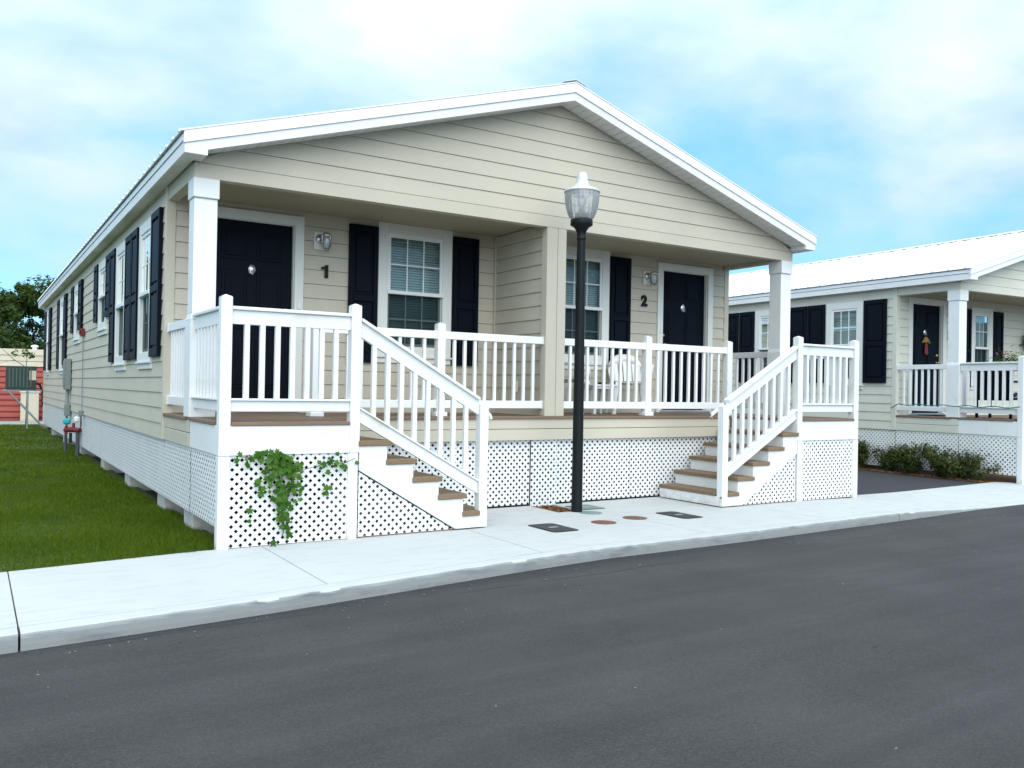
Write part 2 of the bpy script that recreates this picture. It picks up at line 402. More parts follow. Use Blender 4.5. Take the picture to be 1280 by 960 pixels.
def shutter(par, mp, u0, u1, z0, z1, n0=.018):
    mb = MB()
    def pb(a, b_, c, d, na, nb):
        ps = [mp(a, c, na), mp(b_, d, nb)]
        mb.box(*[f(ps[0][i], ps[1][i]) for i in range(3) for f in (min, max)])
    st = .055; zm = (z0+z1)/2-.05
    pb(u0, u0+st, z0, z1, n0, n0+.035); pb(u1-st, u1, z0, z1, n0, n0+.035)
    for a, b_ in ((z0, z0+.09), (zm-.04, zm+.04), (z1-.08, z1)): pb(u0+st, u1-st, a, b_, n0, n0+.035)
    pb(u0+st, u1-st, z0+.09, zm-.04, n0, n0+.014); pb(u0+st, u1-st, zm+.04, z1-.08, n0, n0+.014)
    for a, b_ in ((z0+.12, zm-.07), (zm+.07, z1-.11)): pb(u0+st+.03, u1-st-.03, a, b_, n0+.0142, n0+.03)
    return mb.build('shutter', M['navy'], par, .004)

def entry_door(par, x0, x1, knob_left, ztop=ZD+2.06):
    """six panel slab set back in a white frame"""
    zb = ZD+.045; y = D+.045
    mb = MB(); mb.box(x0, x1, y, y+.04, zb, ztop)
    d = mb.build('door', M['navy'], par)
    mb = MB(); wd = x1-x0; cs = .11
    pw = (wd-.34)/2
    for r0, r1 in ((.22, .72), (.86, 1.48), (1.60, 1.90)):
        for k in (0, 1):
            xa = x0+.12+k*(pw+.10)
            mb.box(xa, xa+pw, y-.010, y-.0005, zb+r0, zb+r1)
            mb.box(xa+.035, xa+pw-.035, y-.020, y-.0105, zb+r0+.035, zb+r1-.035)
    mb.build('door_panels', M['navy'], d, .006)
    mb = MB()
    for a, b_, c, e in ((x0-cs, x0-.008, ZD+.005, ztop+cs), (x1+.008, x1+cs, ZD+.005, ztop+cs), (x0-.008, x1+.008, ztop+.008, ztop+cs)):
        mb.box(a, b_, D-.036, D+.05, c, e)
    mb.box(x0-.02, x0, D-.004, D+.09, ZD+.005, ztop+.02); mb.box(x1, x1+.02, D-.004, D+.09, ZD+.005, ztop+.02); mb.box(x0, x1, D-.004, D+.09, ztop, ztop+.02)
    mb.build('door_frame', M['trim'], d, .003)
    MB().box(x0-.05, x1+.05, D-.06, D+.06, ZD+.002, zb-.004).build('threshold', M['silver'], d, .004)
    cx = (x0+x1)/2
    mb = MB(); mb.lathe([(0, -.014), (.034, -.012), (.043, 0), (.034, .010), (0, .012)], 20)
    mb.xf(Matrix.Translation((cx, y-.006, zb+1.50)) @ Matrix.Diagonal((1, 1, 1.45, 1)) @ Matrix.Rotation(R(90), 4, 'X'))
    mb.tube([(cx-.024, y-.024, zb+1.505), (cx-.02, y-.032, zb+1.465), (cx, y-.036, zb+1.445), (cx+.02, y-.032, zb+1.465), (cx+.024, y-.024, zb+1.505)], .007, 8)
    mb.build('knocker', M['silver'], d)
    kx = x0+.065 if knob_left else x1-.065
    mb = MB(); mb.lathe([(.0, .062), (.022, .06), (.03, .045), (.026, .03), (.011, .022), (.011, .008), (.03, .006), (.03, 0)], 16)
    mb.xf(Matrix.Translation((kx, y, zb+.94)) @ Matrix.Rotation(R(90), 4, 'X')); mb.build('door_knob', M['brass'], d)
    mb = MB(); mb.lathe([(0, .018), (.022, .016), (.028, 0)], 16)
    mb.xf(Matrix.Translation((kx, y, zb+1.08)) @ Matrix.Rotation(R(90), 4, 'X')); mb.build('deadbolt', M['brass'], d)
    return d

def wall_lamp(par, x, z, side=1):
    mb = MB(); mb.box(x-.09, x+.09, D-.034, D-.014, z-.10, z+.10)
    w = mb.build('wall_lamp', M['trim'], par, .004)
    mb = MB(); mb.lathe([(0, 0), (.055, .004), (.05, .02), (.02, .028)], 20)
    mb.xf(Matrix.Translation((x-.02*side, D-.035, z+.02)) @ Matrix.Rotation(R(90), 4, 'X'))
    mb.tube([(x-.02*side, D-.05, z+.02), (x+.0, D-.11, z+.05), (x+.02*side, D-.13, z+.075)], .014, 8)
    mb.lathe([(.0, .085), (.03, .082), (.058, .062), (.06, .04), (.05, .04)], 20, (x+.02*side, D-.13, z))
    mb.build('lamp_arm', M['silver'], w)
    mb = MB(); mb.lathe([(.05, .04), (.054, -.02), (.05, -.07), (.03, -.10), (0, -.105)], 20, (x+.02*side, D-.13, z))
    mb.build('jar_shade', M['jar'], w)
    mb = MB()
    for k in range(4):
        a = k*math.pi/2+.4; cx, cy = x+.02*side, D-.13
        mb.tube([(cx+.06*math.cos(a), cy+.06*math.sin(a), z+.05), (cx+.064*math.cos(a), cy+.064*math.sin(a), z-.05), (cx+.03*math.cos(a), cy+.03*math.sin(a), z-.112), (cx, cy, z-.118)], .0035, 6)
    mb.build('wire_cage', M['silver'], w)
    return w

def glyph(par, ch, x, z, h):
    if ch == '1':
        p = [(.004, 0), (.042, 0), (.042, .145), (.014, .145), (-.004, .124), (-.036, .116), (-.036, .092), (.004, .098)]
        return MB().prism([(x+a*h/.145, z+b_*h/.145) for a, b_ in p], D-.036, D-.018, 'y').build('house_number', M['black_metal'], par)
    cu = bpy.data.curves.new('house_number', 'FONT'); cu.body = ch; cu.size = h/.69; cu.extrude = .008; cu.offset = .0105*h/.14; cu.align_x = 'CENTER'
    t = bpy.data.objects.new('tmp', cu); COL.objects.link(t)
    me = bpy.data.meshes.new_from_object(t.evaluated_get(bpy.context.evaluated_depsgraph_get())); bpy.data.objects.remove(t)
    me.transform(Matrix.Translation((x, D-.026, z)) @ Matrix.Rotation(R(90), 4, 'X'))
    me.materials.clear(); me.materials.append(M['black_metal'])
    return link('house_number', me, par)

def post(par, x0, y0, z0, z1, w=.09, m='white', cap=True, name='railing_post', foot=False):
    mb = MB(); mb.box(x0, x0+w, y0, y0+w, z0, z1)
    if foot: mb.box(x0-.022, x0+w+.022, y0-.022, y0+w+.022, z0+.0005, z0+.045)
    if cap:
        e = .002; a, b_ = x0-e, x0+w+e; c, d = y0-e, y0+w+e
        mb.add([(a, c, z1+.001), (b_, c, z1+.001), (b_, d, z1+.001), (a, d, z1+.001), ((a+b_)/2, (c+d)/2, z1+.022)], [(0, 1, 4), (1, 2, 4), (2, 3, 4), (3, 0, 4), (3, 2, 1, 0)])
    return mb.build(name, M[m], par, .004)

def railing(par, a, b_, heavy, zt=None, n=None):
    """straight level railing between plan points a and b; balusters are sub-parts"""
    a, b_ = Vector((*a, 0)), Vector((*b_, 0)); L = (b_-a).length; ang = math.atan2(b_.y-a.y, b_.x-a.x)
    T = Matrix.Translation(a) @ Matrix.Rotation(ang, 4, 'Z')
    mb = MB(); m2 = MB(); mt = M['white' if heavy else 'vinyl']
    if heavy:
        mb.box(0, L, -.045, .045, 1.921, 1.948); mb.box(0, L, -.02, .02, 1.805, 1.920)
        m2.box(0, L, -.045, .045, 1.188, 1.206); m2.box(0, L, -.02, .02, 1.100, 1.187); bw = .042; lo, hi = 1.2065, 1.805; sp = .128
    else:
        mb.box(0, L, -.028, .028, 1.843, 1.925); m2.box(0, L, -.025, .025, 1.105, 1.190); bw = .034; lo, hi = 1.19, 1.843; sp = .137
        mb.box(0, .018, -.034, .034, 1.838, 1.931); mb.box(L-.018, L, -.034, .034, 1.838, 1.931); m2.box(0, .018, -.031, .031, 1.10, 1.196); m2.box(L-.018, L, -.031, .031, 1.10, 1.196)
    r = bpy.data.objects.new('railing', None); COL.objects.link(r); r.parent = par
    mb.xf(T); m2.xf(T); mb.build('top_rail', mt, r, .004); m2.build('bottom_rail', mt, r, .004)
    n = n or max(2, round(L/sp)-1)
    me = MB().box(-bw/2, bw/2, -bw/2, bw/2, lo, hi).mesh('baluster', M['white' if heavy else 'vinyl'], .003)
    for k in range(n):
        t = (k+1)/(n+1)*L; p = T @ Vector((t, 0, 0)); o = link('baluster', me, r, p); o.rotation_euler = (0, 0, ang)
    return r

def porch_landing(par, mirror, run, full=True, near=True):
    """forward landing with skirt, posts, railing and a stair that runs sideways"""
    mx = (lambda x: W+.035-x) if mirror else (lambda x: x)
    def B(mb, x0, x1, *r):
        a, b_ = mx(x0), mx(x1); return mb.box(min(a, b_), max(a, b_), *r)
    X1 = 1.191; w = .09; yf = -LL
    mb = MB(); B(mb, w+.0005, X1-w-.0005, yf, yf+.04, ZF, ZD-.031); B(mb, .003, .04, yf+w-.002, -.004, ZF, ZD-.031); B(mb, X1-.04, X1-.003, yf+w-.002, -.004, ZF, ZD-.031)
    ld = mb.build('landing', M['white'], par, .004)
    mb = MB(); y = yf+.006
    while y < -.01:
        y1 = min(y+.138, -.006); B(mb, w+.004 if y < yf+.05 else -.012, X1-w-.004 if y < yf+.05 else X1+.006, y if y > yf+.05 else yf-.014, y1, ZD-.03, ZD); y = y1+.005
    mb.build('deck_boards', M['deck'], ld, .003)
    # posts
    def P(x, y, z0, z1, **k): return post(par, min(mx(x), mx(x+w)), y, z0, z1, w, **k)
    P(0, yf-.003, ZF-.002, 2.02); P(0, yf-.003, -.02, ZF-.005, cap=False)
    P(X1-w, yf-.003, ZF-.002, 2.02); P(X1-w-.012, yf-.0015, -.02, ZF-.005, cap=False)
    # lattice skirts (front, outer side)
    def mf(u, z, n): return (mx(u), yf+.022-n, z)
    lo = .005
    lattice(mf, [(w, lo), (X1-w, lo), (X1-w, ZF), (w, ZF)] ).build('lattice_panel', M['lattice'], par)
    def ms(u, z, n): return (mx(.020-n) , u, z)
    if not mirror or full == 'side':
        lo = SK if near else .12
        lattice(ms, [(yf+w, lo), (-.012, lo), (-.012, ZF), (yf+w, ZF)]).build('lattice_panel', M['lattice'], par)
    # rails of the landing
    f = lambda x, y: (mx(x), y)
    railing(par, f(w, yf+.045), f(X1-w, yf+.045), True, n=7)
    railing(par, f(.045, yf+w), f(.045, -.02), True, n=7)
    if not full: return
    # stair
    x0 = X1; rise = ZD/6; tr = run/5
    side = []
    pts = []
    x = x0
    saw = [(x0, ZD-rise-.046)]
    for k in range(5):
        zt = ZD-rise*(k+1)-.046; xe = x0+tr*(k+1)
        if k == 4: xe = x0+run
        saw.append((xe, zt)); 
        if k < 4: saw.append((xe, zt-rise))
    poly = [(x0, ZF-.155)]+saw+[(x0+run, .012), (x0+run-.34, .012)]
    pp = [(mx(a), b_) for a, b_ in poly]
    st = bpy.data.objects.new('stair', None); COL.objects.link(st); st.parent = par
    MB().prism(pp, yf-.002, yf+.036, 'y').build('stringer', M['white'], st, .003)
    MB().prism(pp, -.075, -.04, 'y').build('stringer', M['white'], st, .003)
    for k in range(5):
        zt = ZD-rise*(k+1); xa, xb = x0+tr*k, x0+tr*(k+1)+.028
        if k == 4: xb = x0+run+.012
        mb = MB(); y0 = yf-.022; y1 = -.03
        if k == 4: B(mb, xa-.01, xb-.098, y0, yf+.1, zt-.045, zt); B(mb, xa-.01, xb, yf+.101, y1, zt-.045, zt)
        else: B(mb, xa-.01, xb, y0, y1, zt-.045, zt)
        mb.build('tread', M['tread'], st, .004)
    for k in range(1, 6):
        xa = x0+tr*k; zt = ZD-rise*k-(.032 if k == 0 else .0465); zb = ZD-rise*(k+1)+.001 if k < 5 else .012
        mb = MB(); B(mb, xa-.019 if k < 5 else x0+run-.018, xa if k < 5 else x0+run+.001, yf+.037, -.076 if k else -.03, zb, zt)
        mb.build('riser', M['white'], st)
    xs = x0+run
    P(xs-w, yf-.004, .10, 1.16)
    # triangular lattice under the stringer
    xk = x0+run-.36
    tri = [(x0+.004, .012), (xk, .012), (x0+.004, ZF-.17)]
    lattice(mf, tri).build('lattice_panel', M['lattice'], par)
    mb = MB(); B(mb, x0+.01, xk+.02, yf+.03, yf+.05, .0, .018); mb.build('ground_strip', M['deck'], par)
    # sloping railing
    xa, xb = x0+.004, xs-w-.004; slope = (1.23-1.905)/(2.388-1.195)
    def zl(x, z): return z+slope*(x-x0)
    def sl(mb, z0, z1, y0, y1):
        return mb.prism([(mx(xa), zl(xa, z0)), (mx(xb), zl(xb, z0)), (mx(xb), zl(xb, z1)), (mx(xa), zl(xa, z1))], y0, y1, 'y')
    yc = yf+.042
    r = bpy.data.objects.new('stair_railing', None); COL.objects.link(r); r.parent = par
    mb = MB(); sl(mb, 1.888, 1.918, yc-.05, yc+.045); sl(mb, 1.752, 1.887, yc-.02, yc+.02); mb.build('top_rail', M['white'], r, .003)
    mb = MB(); sl(mb, 1.122, 1.14, yc-.043, yc+.043); sl(mb, 1.008, 1.121, yc-.02, yc+.02); mb.build('bottom_rail', M['white'], r, .003)
    nb = 8
    for k in range(nb):
        x = xa+(xb-xa)*(k+1)/(nb+1); bw = .021
        MB().prism([(mx(x-bw), zl(x-bw, 1.1405)), (mx(x+bw), zl(x+bw, 1.1405)), (mx(x+bw), zl(x+bw, 1.752)), (mx(x-bw), zl(x-bw, 1.752))], yc-bw, yc+bw, 'y').build('baluster', M['white'], r, .003)
    yh = yf+.105
    hp = [(mx(xa-.10), yh, zl(xa, 1.885)), (mx(xa), yh, zl(xa, 1.85)), (mx(xb), yh, zl(xb, 1.85)), (mx(xs+.075), yh, zl(xs+.075, 1.84)), (mx(xs+.085), yh, zl(xs+.1, 1.82))]
    mb = MB(); mb.tube(hp, .021, 10)
    for t in (.15, .85):
        x = xa+(xb-xa)*t; mb.box(*sorted((mx(x-.012), mx(x+.012))), yc+.02, yh, zl(x, 1.80), zl(x, 1.83))
    mb.build('handrail', M['white'], par)

def house(name, label, numbers, sid, loc, rz, near):
    h = thing(name, label, 'house', loc, rz)
    SD = M[sid]
    # ---- walls
    ops = [(a+.005, b_-.005, c, d-.005) for a, b_, c, d, *_ in SIDE_WINDOWS]
    mb = siding(MB(), map_left, D+.07, LH, ZF, ZEB+.02, .16, ops)
    wl = mb.build('side_wall', SD, h)
    if near: siding(MB(), lambda u, z, n: (W+n, u, z), D, LH, ZF, ZEB, .16).build('far_side_wall', SD, h)
    else: MB().box(W-.03, W, 0, LH, ZF, ZEB).build('far_side_wall', SD, h)
    MB().box(0, W, LH-.05, LH, ZF, ZEB).build('rear_wall', SD, h)
    mirror = lambda a, b_: (W-b_-.01, W-a-.01)
    doors = [(.43, 1.31), mirror(.43, 1.31)] if near else [(.43, 1.31)]
    wins = [(2.31, 3.28), mirror(2.31, 3.28)] if near else [(2.19, 2.90)]
    pops = [(a-.10, b_+.10, ZD, ZD+2.16) for a, b_ in doors]+[(a+.005, b_-.005, 1.69, 3.24) if near else (a+.005, b_-.005, 1.60, 3.115) for a, b_ in wins]
    xr = W
    siding(MB(), map_porch, .075, xr-.075, ZD+.002, ZB+.07, .16, pops).build('porch_wall', SD, h)
    # corner boards, porch side of the walls
    MB().box(-.019, .075, D-.019, D+.07, ZF, ZEB+.01).build('corner_board', SD, h, .003)
    if near: MB().box(W-.075, W+.019, D-.019, D+.02, ZF, ZEB).build('corner_board', SD, h, .003)
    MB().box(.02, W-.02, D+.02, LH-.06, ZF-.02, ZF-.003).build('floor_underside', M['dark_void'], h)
    # gable
    sl = (ZAT-ZET)/(W/2+OH)
    zu = lambda x: ZAB+.012-sl*abs(x-W/2)      # rake soffit underside
    def uf(z):
        hw = max(0, (ZAB+.03-z)/sl); return (max(0, W/2-hw), min(W, W/2+hw))
    mb = siding(MB(), lambda u, z, n: (u, -n, z), 0, W, 3.322, ZAB+.02, .165, (), uf, .009, .0045)
    mb.box(-.002, W+.002, -.014, .10, ZB, 3.317); mb.box(.1, W-.1, .012, .10, 3.317, 3.6)
    mb.build('gable_wall', SD, h)
    # side beams over the open porch ends
    MB().box(-.002, .10, .101, D-.02, ZB, ZEB+.02).build('porch_beam', SD, h, .003)
    if near: MB().box(W-.10, W+.002, .101, D-.02, ZB, ZEB+.02).build('porch_beam', SD, h, .003)
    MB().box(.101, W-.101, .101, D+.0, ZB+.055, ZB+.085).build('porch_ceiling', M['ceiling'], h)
    # ---- roof
    mb = MB(); y0, y1 = -OF-.02, LH+.32
    for sg in (-1, 1):
        e = W/2+OH+.035
        P = lambda d, dz: (W/2+sg*d, ZAT-sl*d+dz)
        a, b_ = P(0, -.012), P(e, -.012); c, d = P(e, 0), P(0, 0)
        mb.prism([a, b_, c, d], y0, y1, 'y')
        y = y0+.10
        while y < y1:
            r = [(y-.026, 0), (y-.012, .02), (y+.012, .02), (y+.026, 0)]
            vs = []
            for dd in (.05, e+.004):
                x, z = P(dd, .0005)
                vs += [(x, yy, z+dz) for yy, dz in r]
            mb.add(vs, [(0, 1, 5, 4), (1, 2, 6, 5), (2, 3, 7, 6), (4, 5, 6, 7), (3, 2, 1, 0)]); y += .30
    rf = mb.build('roof', M['roof'], h)
    mb = MB(); z = ZAT+.019
    mb.prism([(W/2-.17, z-sl*.17), (W/2, z), (W/2+.17, z-sl*.17), (W/2+.17, z-sl*.17+.004), (W/2, z+.006), (W/2-.17, z-sl*.17+.004)], -OF-.022, y1, 'y')
    mb.build('ridge_cap', M['roof'], rf)
    # rake boards: lower fascia with boxed eave return, upper metal trim
    e = W/2+OH
    for nm, (zl_, zh), yy0, yy1 in (('rake_fascia', (ZAB-ZAT, ZAS-ZAT), -OF, -OF+.03), ('rake_trim', (ZAS-ZAT+.001, -.013), -OF-.014, -OF+.028)):
        mb = MB(); Q = lambda d, dz, sg: (W/2+sg*d, ZAT-sl*d+dz)
        for sg in ((-1, 1) if near else (-1,)):
            if nm == 'rake_fascia':
                xi = e-.195
                pl = [Q(0.0005, zl_, sg), Q(xi, zl_, sg), (W/2+sg*xi, ZEB), (W/2+sg*e, ZEB), Q(e, zh, sg), Q(0.0005, zh, sg)]
            else: pl = [Q(0.0005, zl_, sg), Q(e+.008, zl_, sg), Q(e+.008, zh, sg), Q(0.0005, zh, sg)]
            mb.prism(pl, yy0, yy1, 'y')
        mb.build(nm, M['white'] if nm == 'rake_fascia' else M['roof'], h, .002)
    # eave fascia boards along the sides
    mb = MB(); sd_ = ((-OH, 1), (W+OH, -1)) if near else ((-OH, 1),)
    for x, s in sd_: mb.box(*sorted((x, x+s*.03)), -OF+.031, LH+.30, ZEB, ZES)
    mb.build('eave_fascia', M['white'], h, .002)
    mb = MB()
    for x, s in sd_: mb.box(*sorted((x-s*.01, x+s*.02)), -OF+.031, LH+.30, ZES+.007, ZET-.034)
    mb.build('drip_edge', M['roof'], h)
    # soffits: rake strips and boxed eaves
    mb = MB(); d = .0
    while d < e-.20:
        d2 = min(d+.098, e-.20)
        for sg in ((-1, 1) if near else (-1,)):
            pl = [(W/2+sg*d, zu(W/2+d)), (W/2+sg*d2, zu(W/2+d2)), (W/2+sg*d2, zu(W/2+d2)+.012), (W/2+sg*d, zu(W/2+d)+.012)]
            mb.prism(pl, -OF+.0305, -.0155, 'y')
        d += .106
    for x, s in sd_:
        y = -OF+.031
        xin = x+s*(OH-.018)
        mb.box(*sorted((x+s*.031, x+s*.195)), -OF+.031, -.0155, ZEB+.004, ZEB+.014)
        y = -.0155
        while y < LH+.29:
            mb.box(*sorted((x+s*.031, xin)), y, min(y+.098, LH+.29), ZEB+.004, ZEB+.014); y += .105
    for x, s in sd_:   # inner cheek of the return box
        mb.box(*sorted((x+s*.183, x+s*.195)), -OF+.031, -.0155, ZEB+.015, ZEB+.09)
    mb.build('soffit', M['soffit'], h)
    # ---- porch floor, fascia, skirts
    mb = MB(); y = .0
    while y < D-.03:
        mb.box(-.018 if y > .001 else .0, xr+.018 if near else xr, (y if y > .001 else -.02), min(y+.136, D-.022), ZD-.03, ZD); y += .141
    mb.build('porch_deck', M['deck'], h, .003)
    mb = MB()
    mb.box(0 if not near else 1.2, (W-1.17) if near else 1.2+3, .0, .03, .876, ZD-.031); mb.box(0 if not near else 1.2, (W-1.17) if near else 4.2, -.006, .03, ZF, .870)
    mb.box(.0, .03, .031, D-.02, .876, ZD-.031); mb.box(-.006, .03, .031, D-.02, ZF, .870)
    if near: mb.box(W-.03, W, .031, D-.02, ZF, ZD-.031)
    mb.build('porch_fascia', SD, h, .003)
    mfr = lambda u, z, n: (u, .055-n, z)
    if near:
        for a, b_, sh in ((1.25, 3.722, 0), (3.726, 4.078, .02), (4.082, 5.203, 0), (5.208, 6.85, 0)):
            lo = .014 if not sh else -.02
            lattice(lambda u, z, n, sh=sh: (u, .055-n-sh, z), [(a, lo), (b_, lo), (b_, ZF+.01), (a, ZF+.01)]).build('lattice_panel', M['lattice'], h)
    mls = lambda u, z, n: (.014-n, u, z)
    for a, b_ in ([(.0, 1.20)]+[(1.215+2.44*k, min(LH, 1.215+2.44*(k+1)-.012)) for k in range(8)]):
        if b_-a < .1 or (not near and a > 6): continue
        lo = SK if near else .07
        lattice(mls, [(a, lo), (b_, lo), (b_, ZF-.002), (a, ZF-.002)]).build('lattice_panel', M['lattice'], h)
    me = MB().box(-.0, .30, -.19, .19, -.1, ZF-.03).mesh('pier', M['block'], .006)
    if near:
        for y in (.22, 1.58, 3.9, 6.35, 9.6, 12.8, 16): link('pier', me, h, (.05, y, 0))
    MB().box(W-.03, W, D, LH, -.05, ZF).build('far_skirt', M['lattice'], h) if near else None
    MB().box(0, W, LH-.02, LH-.005, SK, ZF).build('rear_skirt', M['lattice'], h)
    # ---- columns
    cw = .205
    def column(x0):
        mb = MB(); mb.box(x0, x0+cw, .003, .003+cw, 1.96, ZB-.182); c = mb.build('column', M['white'], h, .004)
        mb = MB(); mb.box(x0-.012, x0+cw+.012, -.018, cw+.015, ZB-.18, ZB-.001); mb.build('column_cap', M['white'], c, .005)
        mb = MB(); mb.box(x0-.014, x0+cw+.012, -.012, cw+.015, ZD+.0005, 1.90)
        mb.add([(x0-.014, -.012, 1.9005), (x0+cw+.012, -.012, 1.9005), (x0+cw+.012, cw+.015, 1.9005), (x0-.014, cw+.015, 1.9005), (x0, .003, 1.9595), (x0+cw, .003, 1.9595), (x0+cw, cw+.003, 1.9595), (x0, cw+.003, 1.9595)],
               [(0, 1, 5, 4), (1, 2, 6, 5), (2, 3, 7, 6), (3, 0, 4, 7), (4, 5, 6, 7)])
        mb.build('column_pedestal', M['white'], c, .003)
    column(.004)
    if near:
        column(W-cw-.004)
        # divider wall and the paired centre posts
        mb = MB()
        siding(mb, lambda u, z, n: (XM0+.035-n, u, z), .10, D-.03, ZD+.002, ZB+.05, .16)
        siding(mb, lambda u, z, n: (XM1-.035+n, u, z), .10, D-.03, ZD+.002, ZB+.05, .16)
        mb.build('divider_wall', SD, h)
        for x in (XM0+.03, XM1-.11):
            MB().box(x-.018, x+.09, D-.05, D-.0175, ZD+.002, ZB+.05).build('corner_board', SD, h)
        for a, b_ in ((XM0, XM0+.146), (XM0+.151, XM1)):
            MB().box(a, b_, -.012, .099, ZD+.001, ZB-.001).build('centre_post', SD, h, .004)
    # ---- openings
    for a, b_, c, d, s1, s2, zs in SIDE_WINDOWS:
        if not near and a > 12: continue
        window(h, map_left, a, b_, c, d)
        for s in ((s1, s2) if near or a < 9 else ()): shutter(h, map_left, s[0], s[1], zs, 3.15)
    for i, (a, b_) in enumerate(wins):
        window(h, map_porch, a, b_, 1.69 if near else 1.6, 3.245 if near else 3.12)
        if near:
            sh = ((a-.365, a-.012), (b_+.012, b_+.372))
            for k, s in enumerate(sh): shutter(h, map_porch, s[0], s[1], 1.60, 3.18)
        else:
            shutter(h, map_porch, a-.35, a-.01, 1.55, 3.07); shutter(h, map_porch, b_+.01, b_+.33, 1.55, 3.07)
    for i, (a, b_) in enumerate(doors): entry_door(h, a, b_, i == 1)
    if near:
        wall_lamp(h, 1.62, 2.94, 1); wall_lamp(h, W-1.62, 2.94, 1)
        glyph(h, numbers[0], 1.66, 2.535, .145); glyph(h, numbers[1], 6.385, 2.54, .14)
    else:
        wall_lamp(h, 1.50, 2.90, 1); glyph(h, numbers[0], 1.53, 2.46, .14)
    # ---- landings and porch railings
    porch_landing(h, False, 1.30, near, near)
    if near: porch_landing(h, True, 1.285, True)
    railing(h, (.045, D-.02), (.045, .225), False, n=7)
    if near:
        railing(h, (W-.045, D-.02), (W-.045, .225), False, n=7)
        pl = (1.14, 2.505); pr = (W-1.135-.09, 5.415)
        for x in (*pl, pl and pr[1], pr[0]): post(h, x, .012, ZD+.001, 2.0, .092, 'vinyl', foot=True)
        yy = .057
        railing(h, (pl[0]+.092, yy), (pl[1], yy), False); railing(h, (pl[1]+.092, yy), (XM0, yy), False, n=9)
        railing(h, (XM1, yy), (pr[1], yy), False, n=9); railing(h, (pr[1]+.092, yy), (pr[0], yy), False, n=9)
        mb = MB(); mb.box(XM0+.008, XM0+.0185, .59, .70, 1.28, 1.42); mb.build('outlet_cover', M['vinyl'], h, .003)
        MB().box(1.352, 1.39, D-.048, D-.0365, 2.16, 2.25).build('doorbell', M['vinyl'], h, .003)
        MB().box(6.68, 6.71, D-.048, D-.0365, 2.16, 2.25).build('doorbell', M['vinyl'], h, .003)
    return h

H1 = house('clapboard_house', 'cream clapboard duplex numbered 1 and 2 with two white stairs, behind the lamp', '12', 'siding1', (0, 0, 0), 0, True)
H2 = house('clapboard_house', 'off-white clapboard house numbered 3, across the driveway at the right edge', '3', 'siding2', (12.460, .099, -.043), -.0528, False)
H2W = Matrix.Translation((12.460, .099, -.043)) @ Matrix.Rotation(-.0528, 4, 'Z')

# ------------------------------------------------------------------ ground
def kerb_y(x):
    K = [(-30, -6.0), (-8, -3.52), (-1.4, -2.92), (0, -2.80), (1.8, -2.55), (2.9, -2.42), (4.2, -2.40), (6.2, -2.32), (7.4, -2.27), (9, -2.15), (11, -2.13), (30, -2.0)]
    for (a, b_), (c, d) in zip(K[:-1], K[1:]):
        if a <= x <= c:
            t = (x-a)/(c-a); return b_+(d-b_)*t
    return K[-1][1]
def ss(x, a, b_):
    t = min(1, max(0, (x-a)/(b_-a))); return t*t*(3-2*t)
def walk_z(x, f): return -(.04+.043*f)*ss(x, 6.9, 9.7)      # f=1 at the kerb, 0 at the back edge
def back_y(x):
    if x < 0: return -1.03+.13*x if x > -3 else -1.42+.105*(x+3)
    if x < 8.2: return -1.05
    return -.86+(.24/4)*(x-8.2) if x < 12.4 else -.9
o = MB().add([(-400, -400, -.16), (400, -400, -.16), (400, 600, -.16), (-400, 600, -.16)], [(0, 1, 2, 3)]).build('ground', M['ground'])
tag(o, kind='structure')
# road
xs = [-40+i for i in range(0, 90)]
mb = MB(); vs = []
for x in xs: vs += [(x, -60, ROAD), (x, kerb_y(max(-30, min(30, x)))+.12, ROAD)]
mb.add(vs, [(2*i, 2*i+2, 2*i+3, 2*i+1) for i in range(len(xs)-1)]); tag(mb.build('road', M['asphalt']), kind='structure')
# kerb swept along the edge, with a joint at each end of a pour
prof = [(.155, -.012), (.150, 0), (.03, .0), (.014, -.003), (.004, -.011), (.0, -.024), (-.004, -.06), (-.008, -.2), (.155, -.2)]
mb = MB(); rg2 = random.Random(8)
for a, b_ in ((-14, -1.436), (-1.424, 7.18), (7.19, 30)):
    n = int((b_-a)/.07)+2; X = [a+(b_-a)*i/(n-1) for i in range(n)]; vs = []; m_ = len(prof)
    for x in X:
        wob = .005*math.sin(x*1.1)+.002*math.sin(x*3.3+1); ch = rg2.gauss(0, .0018)-(.006 if rg2.random() < .05 else 0)
        for dy, z in prof:
            zz = z+walk_z(x, 1) if z > -.1 else z
            vs.append((x, kerb_y(x)+dy+wob*(1 if dy < .1 else 0)-(ch if .001 < dy < .05 else 0), zz+(ch if .001 < dy < .02 else 0)))
    fs = [(i*m_+k, i*m_+(k+1) % m_, (i+1)*m_+(k+1) % m_, (i+1)*m_+k) for i in range(n-1) for k in range(m_)]
    fs += [tuple(range(m_)), tuple((n-1)*m_+k for k in range(m_-1, -1, -1))]
    mb.add(vs, fs)
kb = mb.build('kerb', M['kerb']); tag(kb, kind='structure'); kb.data.materials.append(M['walk'])
for p_ in kb.data.polygons:      # trowelled top strip keeps the sidewalk colour; face colour darkened for shade and dirt
    if p_.normal.z > .05 and max(kb.data.vertices[i].co.y-kerb_y(kb.data.vertices[i].co.x) for i in p_.vertices) > .022: p_.material_index = 1
